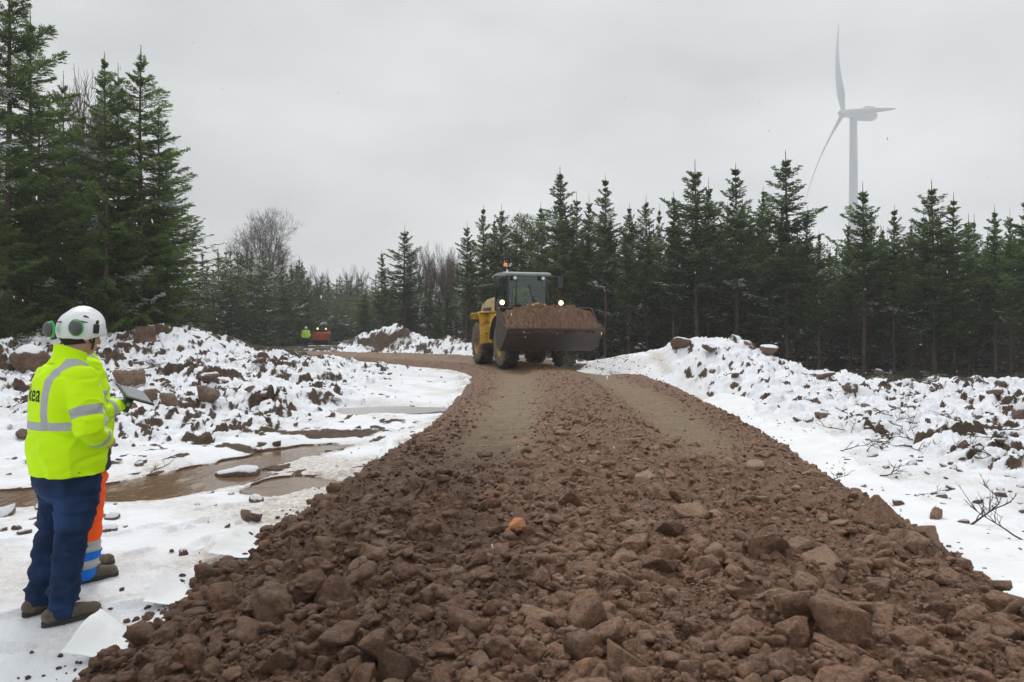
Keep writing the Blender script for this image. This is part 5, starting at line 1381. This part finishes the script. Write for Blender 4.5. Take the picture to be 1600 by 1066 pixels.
    # boots
    for sd, (a, b, c, dr) in P['legs'].items():
        c = np.array(c, float); dr = unit(np.array(dr, float)); g = c-np.array([0,0,.10]); up = np.array([0,0,1.])
        BV, BF, BN = fuse([limb([c+up*.05, c+up*.0, g+up*.055-dr*.01], [.052,.052,.050]), limb([g+up*.05-dr*.055, g+up*.055+dr*.03, g+up*.042+dr*.12, g+up*.035+dr*.17], [.046,.050,.044,.036]), ellip(g+up*.04+dr*.165, (.048,.048,.036))], .008 if fine else .02, 2)
        BV[:,2] = np.maximum(BV[:,2], g[2]+.012); bo = np_obj('boot', BV, BF, BOOT, root)
        lx = np.array([-dr[1], dr[0], 0]); out = []
        for t in np.linspace(0, 2*np.pi, 28, endpoint=False):
            s_ = math.cos(t); wd_ = .046*(1-.12*max(0, -s_)); out.append(g+dr*(.060+.158*s_)+lx*wd_*math.copysign(abs(math.sin(t))**.7, math.sin(t)))
        out = np.array(out); n = len(out); so_ = np.vstack([out, out+up*.026]); I = np.arange(n); np_obj('sole', so_, [np.stack([I, np.roll(I,-1), np.roll(I,-1)+n, I+n], 1), I[None,::-1], (I+n)[None]], SOLE, bo, smooth=False)
    # hair
    hp = [(hc+HR@np.array([-.035,0,.0]))]
    hv, hf, _ = ellip(hc+HR@np.array([-.028,0,.012]), (.092,.083,.096), HR, 4 if fine else 3); loc_ = (hv-hc)@HR; keep = (loc_[:,0] < .035) & (loc_[:,2] > -.085)
    fk = keep[hf].all(axis=1); np_obj('hair', hv, hf[fk], HAIR, root)
    if helmet:
        hm = helmet_obj(root, hc, HR, P, fine)
    return root, jk
def helmet_obj(root, hc, HR, P, fine):
    A = lambda v: hc+HR@(np.array(v, float)*P.get('hscale', 1.))
    hs_ = P.get('hscale', 1.); D, Fc = ICO[4]; V = D*np.array([.150,.124,.140]); V[:,2] = V[:,2]+.035
    # rim height: low at the back and over the ears, raised at the brow
    th = np.arctan2(D[:,1]/.124, D[:,0]/.150); rim = -.022+.045*np.clip(np.cos(th), 0, 1)-.012*np.clip(-np.cos(th),0,1)-.012*np.exp(-(np.abs(th)-1.75)**2/.12)
    brim = np.exp(-(th/.6)**2)*.028
    low = V[:,2] < rim+.002
    k = np.clip((rim-V[:,2])/.05, 0, 1)
    V[:,2] = np.where(low, rim-k*0, V[:,2]); V[:,0] += np.where(V[:,2] < rim+.03, brim*np.clip((rim+.03-V[:,2])/.03, 0, 1), 0)
    V[:,:2] *= np.where(low, 1-.0*k, 1)[:,None]
    # ridges along the crown
    rd = .006*np.cos(V[:,1]*110)*sst(.05,.13,V[:,2]); V[:,2] += rd
    # inner sheet closes the shell so that it has thickness
    Vi = V*np.array([.95,.94,.95]); Vi[:,2] = Vi[:,2]+.003; n = len(V)
    keepf = ~(D[Fc][:,:,2] < -.42).all(axis=1)
    f0 = Fc[keepf]; W = np.vstack([V, Vi])*hs_@HR.T+hc
    hm = np_obj('helmet', W, np.vstack([f0, f0[:,::-1]+n]), SHELL, root)
    if not fine: return hm
    for sg in (-1,1):
        for (x, y, z, a, b, c) in ((.085,.088,.062,.014,.004,.020),(.045,.108,.085,.012,.004,.020),(-.06,.108,.075,.026,.004,.006),(-.02,.095,.118,.022,.006,.006)):
            q = A((x, sg*y, z)); T = Matrix.Translation(q)@Matrix(HR.tolist()).to_4x4()@Matrix.Rotation(sg*-.35 if x > 0 else 0, 4, 'Z')@Matrix.Rotation(.35, 4, 'Y')
            MB().ell((0,0,0), (a,b*1.5,c), 12, T=T).build('vent', STRAP, hm)
    T4 = Matrix.Translation(hc)@Matrix(HR.tolist()).to_4x4()@Matrix.Scale(hs_, 4)
    for sg in (-1,1):
        MB().box((.035,sg*.124,.045), (.038,.016,.062), .008, T=T4).build('lamp_clip', STRAP, hm)
        MB().tube([A((.03,sg*.112,.02)), A((.045,sg*.092,-.03)), A((.055,sg*.065,-.08)), A((.060,0,-.118))], .0065, 6).tube([A((-.03,sg*.108,.005)), A((.01,sg*.098,-.03)), A((.045,sg*.085,-.05))], .006, 6).build('chin_strap', STRAP, hm)
    for an, el_, rr in P.get('muffs', ()):
        dv = np.array([math.cos(an), math.sin(an), 0]); c = hc+dv*rr+np.array([0,0,el_])
        q = Matrix.Translation(c)@Vector(dv).to_track_quat('Z','Y').to_matrix().to_4x4()
        cu = MB().ell((0,0,.014), (.034,.046,.026), 20, T=q).build('ear_muff', CUP, hm)
        # a child of the ear muff would be a fourth level: ring and arm hang from the helmet too
        MB().ell((0,0,-.004), (.040,.051,.013), 24, T=q).build('green_ring', GREEN, hm)
        mid = hc+dv*(rr-.01)+np.array([0,0,el_+.045]); MB().tube([c+np.array([0,0,.03])+dv*.01, mid, hc+HR@np.array([.0, -.10 if an < 0 else .10, .07])], .004, 6).build('muff_arm', STRAP, hm)
    return hm
TORSO = [(.83,-.015,0,.185,.235),(.90,-.015,0,.20,.245),(1.0,-.01,0,.208,.245),(1.15,-.015,0,.205,.24),(1.30,-.02,0,.19,.235),(1.39,-.025,0,.165,.205),(1.455,-.02,0,.125,.15),(1.50,-.01,0,.088,.09)]
def g0(x, y): return float(surf_z(x, y)[0])
# man in jeans, hands in his jacket pockets
P1 = dict(torso=[(a,b,c,d*.95,e*.92) for a,b,c,d,e in TORSO], hscale=.90, head=(.055,.0,1.64), hyaw=R(4), hpitch=R(6), neck=(-.005,0,1.49),
  arms={'r': ((-.02,-.20,1.375),(-.01,-.285,1.095),(.095,-.195,1.04)), 'l': ((-.02,.20,1.375),(-.01,.285,1.095),(.115,.20,1.04))},
  hands={'r': dict(nrm=(0,1,-.3), curl=.35, side=1), 'l': dict(nrm=(0,-1,-.3), curl=.35, side=-1)},
  legs={'r': ((.0,-.105,.74),(-.045,-.12,.45),(-.105,-.13,.10),(1,-.12,0)), 'l': ((-.01,.10,.74),(-.045,.12,.45),(-.115,.14,.10),(1,.22,0))},
  band=1.125, muffs=((R(-122),.045,.142),(R(-176),.035,.168)))
x1, y1 = -2.62, 4.42
man1, jk1 = person('man seen from behind in blue jeans and yellow hi-vis jacket with parked green ear muffs', (x1, y1, -.0), R(53), P1, .0075)
P2 = dict(torso=[(.73,-.015,0,.18,.225)]+[(a*1.01+.01,b,c,d*.95,e*.96) for a,b,c,d,e in TORSO[1:]], head=(.015,0,1.665), hyaw=R(10), hpitch=R(12), hscale=.92, neck=(-.005,0,1.53), collar=(-.005,0,1.53,.088,.082),
  arms={'r': ((-.02,-.21,1.40),(.0,-.28,1.12),(.17,-.13,1.15)), 'l': ((-.02,.21,1.40),(.0,.28,1.12),(.19,.10,1.12))},
  hands={'r': dict(fwd=(.85,.35,.1), nrm=(.1,.2,-1), curl=.45, side=-1), 'l': dict(fwd=(.9,-.3,.2), nrm=(0,-.2,1), curl=.35, side=1)},
  legs={'r': ((.0,-.10,.76),(.02,-.11,.46),(-.02,-.115,.10),(1,-.05,0)), 'l': ((-.01,.10,.76),(.05,.12,.46),(.06,.13,.10),(1,.15,0))},
  band=1.11, dark_below=.94, leg_r=(.115,.090,.085), muffs=((R(-100),.04,.14),))
x2, y2 = -2.91, 5.02
man2, jk2 = person('man holding a tablet, in orange and blue trousers, half hidden behind the man in jeans', (x2, y2, -.0), R(48), P2, .0075, pants=WORKP)
# tablet and its green hand strap case: held, so things of their own
def held():
    c, s = math.cos(R(48)), math.sin(R(48)); W = lambda v: (x2+v[0]*c-v[1]*s, y2+v[0]*s+v[1]*c, v[2])
    p = W((.315,-.10,1.215)); r = empty('tablet', p, R(48)); r.rotation_euler = (R(18), R(20), R(48)); tag(r, 'dark tablet held flat in the hand of the man in orange and blue trousers', 'tablet')
    MB().box((0,0,0), (.20,.26,.012), .005).build('case', STRAP, r); MB().box((0,0,.0075), (.17,.225,.003), 0).build('screen', simple('tablet_screen', (.16,.18,.20), .12), r)
    g = W((.245,-.13,1.155)); q = empty('handheld_receiver', g, R(48)); q.rotation_euler = (0, R(25), R(48)); tag(q, 'small dark green handheld device under the tablet', 'receiver')
    MB().box((0,0,0), (.055,.06,.105), .012).build('housing', simple('device_green', (.02,.075,.028), .35), q); MB().cyl((0,-.031,.0), (0,-.036,.0), .012, seg=16).build('button', simple('device_grey', (.3,.42,.3), .4), q)
held()
# lettering on the back of the jacket
def lettering():
    from mathutils.bvhtree import BVHTree
    cu = bpy.data.curves.new('letters', 'FONT'); cu.body = 'kea'; cu.size = .135; cu.resolution_u = 6; cu.offset = .0008; cu.space_character = 1.06
    o = bpy.data.objects.new('letters', cu); COL.objects.link(o); dg = bpy.context.evaluated_depsgraph_get(); me0 = bpy.data.meshes.new_from_object(o.evaluated_get(dg)); COL.objects.unlink(o)
    bm = bmesh.new(); bm.from_mesh(me0)
    for _ in range(3): bmesh.ops.subdivide_edges(bm, edges=[e for e in bm.edges if e.calc_length() > .008], cuts=1); bmesh.ops.triangulate(bm, faces=bm.faces[:])
    xs = [v.co.x for v in bm.verts]; x0, x1_ = min(xs), max(xs)
    bv = BVHTree.FromPolygons([v.co for v in jk1.data.vertices], [tuple(p.vertices) for p in jk1.data.polygons])
    for v in bm.verts:
        y = -.081+(x1_-v.co.x)*.76; z = 1.265+v.co.y
        h = bv.ray_cast(Vector((-.6, y, z)), Vector((1,0,0)))
        v.co = (h[0]+h[1]*.003) if h[0] is not None else Vector((-.2, y, z))
    me = bpy.data.meshes.new('lettering'); bm.to_mesh(me); bm.free(); me.materials.append(simple('black_print', (.012,.014,.012), .7)); link(bpy.data.objects.new('lettering', me), jk1)
lettering()
# walker by the far bend
P3 = dict(torso=TORSO, head=(.03,0,1.625), arms={'r': ((-.02,-.22,1.39),(-.10,-.30,1.13),(.06,-.30,.92)), 'l': ((-.02,.22,1.39),(.02,.31,1.12),(.20,.28,.96))},
  hands={'r': dict(nrm=(0,1,0), curl=.4, side=1), 'l': dict(nrm=(0,-1,0), curl=.4, side=-1)},
  legs={'r': ((.0,-.10,.76),(.16,-.10,.50),(.22,-.10,.11),(1,0,0)), 'l': ((.0,.10,.76),(-.05,.10,.46),(-.26,.10,.14),(1,0,0))})
xw, yw = (478-800)/F*63, 63.
person('distant person in yellow hi-vis jacket and white helmet walking across the site', (xw, yw, g0(xw, yw)-.02), R(-70), P3, .02, fine=False)
# driver
PD = dict(torso=[(.0,-.0,0,.15,.19),(.12,.0,0,.16,.2),(.35,.01,0,.15,.2),(.5,0,0,.14,.2),(.56,0,0,.12,.17),(.60,0,0,.09,.12),(.64,0,0,.07,.08)], head=(.04,0,.76), neck=(0,0,.64), collar=(0,0,.62,.085,.08), band=.3,
  arms={'r': ((0,-.2,.52),(.18,-.27,.30),(.42,-.14,.36)), 'l': ((0,.2,.52),(.18,.27,.30),(.42,.14,.36))}, hands={'r': dict(nrm=(.2,1,0), curl=.8, side=1), 'l': dict(nrm=(.2,-1,0), curl=.8, side=-1)},
  pelvis=[(-.08,0,0,.15,.19),(.0,0,0,.17,.2),(.06,0,0,.16,.19)],
  legs={'r': ((.05,-.1,.0),(.42,-.12,.02),(.50,-.12,-.30),(1,0,0)), 'l': ((.05,.1,.0),(.42,.12,.02),(.50,.12,-.30),(1,0,0))})
c, s = math.cos(R(-73.5)), math.sin(R(-73.5)); dx, dy = -.42, .12
person('driver in yellow hi-vis clothing sitting inside the cab of the wheel loader', (.34+dx*c-dy*s, 26.1+dx*s+dy*c, .315+2.12), R(-73.5), PD, .02, helmet=False, fine=False)
# ------------------------------------------------------------------ cloth, sticks, brush
def cloth_mat():
    n = NT('white_geotextile'); w = n.coord(); c = n.ramp(n.noise(2, 3, .5, w), [(.3,(.74,.76,.78)),(.7,(.83,.84,.85))])
    d = n.ramp(n.noise(90, 3, .8, w), [(.66,0.),(.70,.8)]); c = n.mix(n.math('MULTIPLY', d, n.ramp(n.noise(5, 2, .5, w), [(.45,0.),(.6,1.)])), c, (.16,.10,.07))
    c = n.mix(n.ramp(n.noise(3.5, 4, .7, n.mapping(w, (1,1,1), (5,2,1))), [(.58,0.),(.72,.35)]), c, (.45,.36,.27))
    n.base(c); n.rough(.8); n.spec(.2); n.b.inputs['Subsurface Weight'].default_value = .0
    n.normal(n.bump(n.noise(30, 4, .6, w), .25, .01)); return n.m
CLOTH = cloth_mat()
def flap(name, label, corners, lift, seed, n=48, m=36, curl=.0):
    """cloth patch: corners (x,y) a,b on the ground inside the bank, c,d the free edge; lift(u,v) height above ground"""
    a, b, c, d = [np.array(q, float) for q in corners]; u, v = np.meshgrid(np.linspace(0,1,n), np.linspace(0,1,m)); u = u[...,None]; v = v[...,None]
    XY = (a*(1-u)+b*u)*(1-v)+(d*(1-u)+c*u)*v; X = XY[...,0]; Y = XY[...,1]; g = H0(X, Y)
    Z = np.maximum(g, ground_z(X, Y)[0])+.012+lift(u[...,0], v[...,0])+.012*fbm(X*4, Y*4, 3, seed)
    back = unit(((a+b)/2-(c+d)/2)); X = X+back[0]*curl*v[...,0]**5*u[...,0]; Y = Y+back[1]*curl*v[...,0]**5*u[...,0]
    V = np.stack([X, Y, Z], -1).reshape(-1,3); I = np.arange(n*m).reshape(m,n); f = np.stack([I[:-1,:-1],I[:-1,1:],I[1:,1:],I[1:,:-1]], -1).reshape(-1,4)
    o = np_obj(name, V, f, CLOTH); md = o.modifiers.new('thickness', 'SOLIDIFY'); md.thickness = .003; md.offset = 1; tag(o, label, 'geotextile'); return o
bump_ = lambda x, c, w: np.exp(-((x-c)/w)**2)
# three folded corners on the left, one further off, the long apron on the right
def corner(px0, py0, px1, py1, w): # soil side centre, free side centre (ground pixels), half width in m
    p = np.array(px2g(px0, py0)); q = np.array(px2g(px1, py1)); d = unit(q-p); s_ = np.array([-d[1], d[0]]); return (p+s_*w, p-s_*w, q-s_*w*1.1, q+s_*w*1.1)
_lf = lambda h: (lambda u, v: h*sst(.15,1.05,v)**1.4*(.30+.70*sst(.0,.8,u))*(1+.10*np.sin(5*u+1)))
flap('geotextile_flap', 'curled corner of white cloth rising in front of the boots at bottom left', corner(250,1022,118,1022,.13), _lf(.17), 1, curl=.05)
flap('geotextile_flap', 'upright triangular cloth corner at the soil edge right of the boots', corner(318,938,232,945,.15), _lf(.14), 2, curl=.04)
flap('geotextile_flap', 'small raised cloth corner between scattered clods at the soil edge', corner(425,872,343,870,.18), _lf(.14), 3, curl=.05)
flap('geotextile_flap', 'crumpled white cloth tongue at the left toe of the road past the puddle', (px2g(600,733),px2g(668,712),px2g(655,700),px2g(590,716)), lambda u, v: .14*bump_(u,.35,.28)*v+.08*np.abs(np.sin(6*u))*v, 4)
def apron():
    n = 220; ys = 1/np.linspace(1/3.2, 1/17., n); V = []; m = 26
    for y in ys:
        c = float(np.interp(y, CL[:,1], CL[:,0]))
        for j in range(m):
            t = 2.3+1.15*j/(m-1)*(1+.18*math.sin(y*1.3)); V.append((c+t, y, 0))
    V = np.array(V); j = np.tile(np.linspace(0,1,m), n); z = H0(V[:,0], V[:,1])
    z = np.maximum(z, ground_z(V[:,0], V[:,1])[0])+.006+.022*np.abs(pnoise(V[:,0]*.8+V[:,1]*.25, V[:,0]*2.2-V[:,1]*.9, 5))+.012*fbm(V[:,0]*3, V[:,1]*3, 3, 6)-.05*sst(.88,1,j)
    V[:,2] = z; I = np.arange(n*m).reshape(n,m); f = np.stack([I[:-1,:-1],I[:-1,1:],I[1:,1:],I[1:,:-1]], -1).reshape(-1,4)
    o = np_obj('geotextile_apron', V, f, CLOTH); tag(o, 'long white cloth strip showing along the right toe of the road', 'geotextile')
apron()
STICK = simple('wet_stick', (.055,.035,.028), .8, var=.5, bump=.5)
def branch(seed, x, y, L_, az, label, group=None, rise=.25, r=.014, subs=6, name='fallen_branch'):
    rs = np.random.RandomState(seed); m = MB(); z = g0(x, y)
    def g(p, d, L, r, lv):
        P_ = [p]; dd = d
        for i in range(6): dd = unit(dd+rs.normal(size=3)*.2*np.array([1,1,.5])); P_.append(P_[-1]+dd*L/6)
        m.tube(P_, np.linspace(r, r*.35, 7), 6)
        if lv < 2:
            for k in range(subs if lv == 0 else 3):
                i = rs.randint(1, 6); s_ = rs.choice([-1,1]); a = rs.uniform(.5,1.1)*s_; q = np.array([d[0]*math.cos(a)-d[1]*math.sin(a), d[0]*math.sin(a)+d[1]*math.cos(a), d[2]+rs.uniform(-.1,.6)]); g(P_[i], unit(q), L*rs.uniform(.3,.55), r*.55, lv+1)
    g(np.array([0,0,.02]), unit(np.array([math.cos(az), math.sin(az), rise])), L_, r, 0)
    o = m.build(name, STICK); o.location = (x, y, z-.01); tag(o, label, 'branch', group); return o
for k, (px, py, L_, az, rise, r, lb) in enumerate((
  (1515,825,.62,.1,.45,.014,'large bare branch arching out of the snow near the right border'),
  (1600,848,.7,2.4,.5,.010,'thin curved twig below the large bare branch'),
  (1370,690,.75,.2,.15,.016,'forked dark stick on the brush patch in the right snow'),
  (1425,700,.7,2.9,.1,.016,'crossed dark stick on the right end of the brush patch'),
  (1400,660,.5,.9,.5,.010,'thin twig standing up behind the brush patch'),
  (1480,710,.9,.1,.08,.014,'low dark stick right of the brush patch'),
  (1375,745,.55,.1,.1,.012,'dark stick on the snow below the brush patch'),
  (1415,775,.6,-.2,.1,.012,'short sticks poking out by the flat pinkish stone'),
  (1545,605,.8,1.6,.35,.02,'crooked stick on the skyline of the right snow bank'),
  (1330,680,.35,1.2,.9,.008,'small upright twig left of the brush patch'),
  (1560,790,.4,1.4,.9,.008,'small upright twig above the large bare branch'),
  (215,585,.9,.3,.12,.016,'long stick on the snow right of the white helmets'),
  (250,572,.8,2.7,.15,.014,'crossed stick below the stump on the left mound'),
  (180,598,.7,.2,.1,.012,'thin stick on the snow beside the collar of the nearest man'),
  (20,640,.6,1.0,.5,.010,'thin twig standing at the left border snow'),
  (235,740,.4,.6,.4,.008,'small twig beside the muddy puddle'),
  (1300,760,.3,.5,.4,.007,'small twig next to the cloth strip on the right'))):
    x, Y = on_surface(px, py); branch(60+k, x, Y, L_*.62, az, lb, None, rise, r*.7)
rq = random.Random(8)
for k in range(46):
    if k % 3: py = rq.uniform(612,720); px = rq.uniform(1180+(py-612)*1.3,1590)
    else: px, py = rq.uniform(10,420), rq.uniform(560,660)
    x, Y = on_surface(px, py)
    lb = 'thin dark twig lying in the snow of the right hand slope' if k % 3 else 'thin dark twig lying in the snow of the left mound'
    branch(200+k, x, Y, rq.uniform(.15,.42), rq.uniform(0,6.28), lb, 'twigs in the snow on the right' if k % 3 else 'twigs in the snow on the left', rq.uniform(.0,.35), .008, 3, 'twig')
def stump():
    x, Y = on_surface(217, 536); m = MB(); z = g0(x, Y)
    rs = np.random.RandomState(2); prof = [(1.5,-.12),(1.15,.05),(1.,.2),(.95,.38)]; n = 26; V = []
    for s_, h in prof:
        for i in range(n): a = 2*math.pi*i/n; r = .22*s_*(1+.12*math.sin(a*5)*(s_-.6)+.05*rs.normal()); V.append((r*math.cos(a), r*math.sin(a), h+(.03*rs.normal() if h > .3 else 0)))
    I = np.arange(len(V)).reshape(-1,n); f = np.stack([I[:-1], np.roll(I[:-1],-1,1), np.roll(I[1:],-1,1), I[1:]], -1).reshape(-1,4)
    o = np_obj('tree_stump', np.array(V), [f, I[-1:]], simple('stump_wood', (.12,.07,.045), .9, var=.5, bump=.8, bscale=20)); o.location = (x, Y+.3, z); tag(o, 'rotten brown tree stump on top of the left mound', 'stump')
stump()
def brush_pile():
    """dark heap of felled brush with snow on top, behind the roller"""
    cx, cy = (532-800)/F*83, 83.; z0 = float(H0(np.array([cx]), np.array([cy]))[0]); root = empty('brush_pile', (cx, cy, z0)); tag(root, 'dark pile of felled brush capped with snow behind the orange roller', 'brush pile')
    rs = np.random.RandomState(9); A = Acc()
    for i in range(900):
        t = rs.uniform(-1,1); h = 2.9*(1-abs(t)**2.6)*rs.rand()**.6; p = np.array([t*2.9, rs.normal()*1.0, h]); a = rs.uniform(0,6.28); d = np.array([math.cos(a), math.sin(a)*.6, rs.uniform(-.35,.35)]); A.add(*tube([p-d*.7, p+[0,0,.05], p+d*.7], [.03,.035,.012], 4))
    V, Fc, _ = A.out(); np_obj('sticks', V, Fc, STICK, root)
    X, Y = np.meshgrid(np.linspace(-3,3,120), np.linspace(-1.3,1.3,50)); Z = 2.75*(1-np.abs(X/3.05)**2.8)*(1-.35*np.abs(Y/1.3)**2)+.35*fbm(X*1.3, Y*1.3, 4, 3)
    Z = Z-.25*sst(.55,.7,.5+fbm(X*1.1+4, Y*1.5, 3, 4)); f, used = grid_faces(*X.shape, ((Z > 1.1) & (fbm(X*1.6, Y*1.6, 4, 5) > -.14)).ravel())
    if len(f): o = np_obj('snow_cap', np.stack([X.ravel(), Y.ravel(), Z.ravel()+.30], 1)[used], f, simple('pile_snow', (.8,.82,.86), .8), root)
brush_pile()
# snow flakes in the air, stuff
def flakes():
    rs = np.random.RandomState(21); A = Acc(); D, Fc = ICO[1]
    for i in range(260):
        Y = rs.uniform(3, 30)**1.; x = rs.uniform(-.75,.75)*Y; z = rs.uniform(.6, CZ+.45*Y); s = rs.uniform(.002,.0045)*(1+Y/22); d = np.array([rs.uniform(-.2,.5),0,-1])
        V = D*s; V = V+np.outer(D[:,2]*s*rs.uniform(1,3), d*-1); A.add(V+np.array([x,Y,z]), Fc)
    V, f, _ = A.out(); tag(np_obj('falling_snow', V, f, simple('snow_flake', (.85,.87,.9), .8)), kind='stuff')
flakes()
if HAZE:
    V = np.array([(x,y,z) for x in (-330,420) for y in (-40,520) for z in (-3,260)], float)
    o = np_obj('haze', V, np.array([(0,1,3,2),(4,6,7,5),(0,4,5,1),(2,3,7,6),(0,2,6,4),(1,5,7,3)]), [], smooth=False)
    n = bpy.data.materials.new('haze'); n.use_nodes = True; t = n.node_tree; t.nodes.remove(t.nodes['Principled BSDF'])
    v = t.nodes.new('ShaderNodeVolumePrincipled'); v.inputs['Color'].default_value = (.985,.99,1,1); v.inputs['Density'].default_value = .0009
    t.links.new(v.outputs[0], t.nodes['Material Output'].inputs['Volume']); o.data.materials.append(n)
    tag(o, kind='stuff')
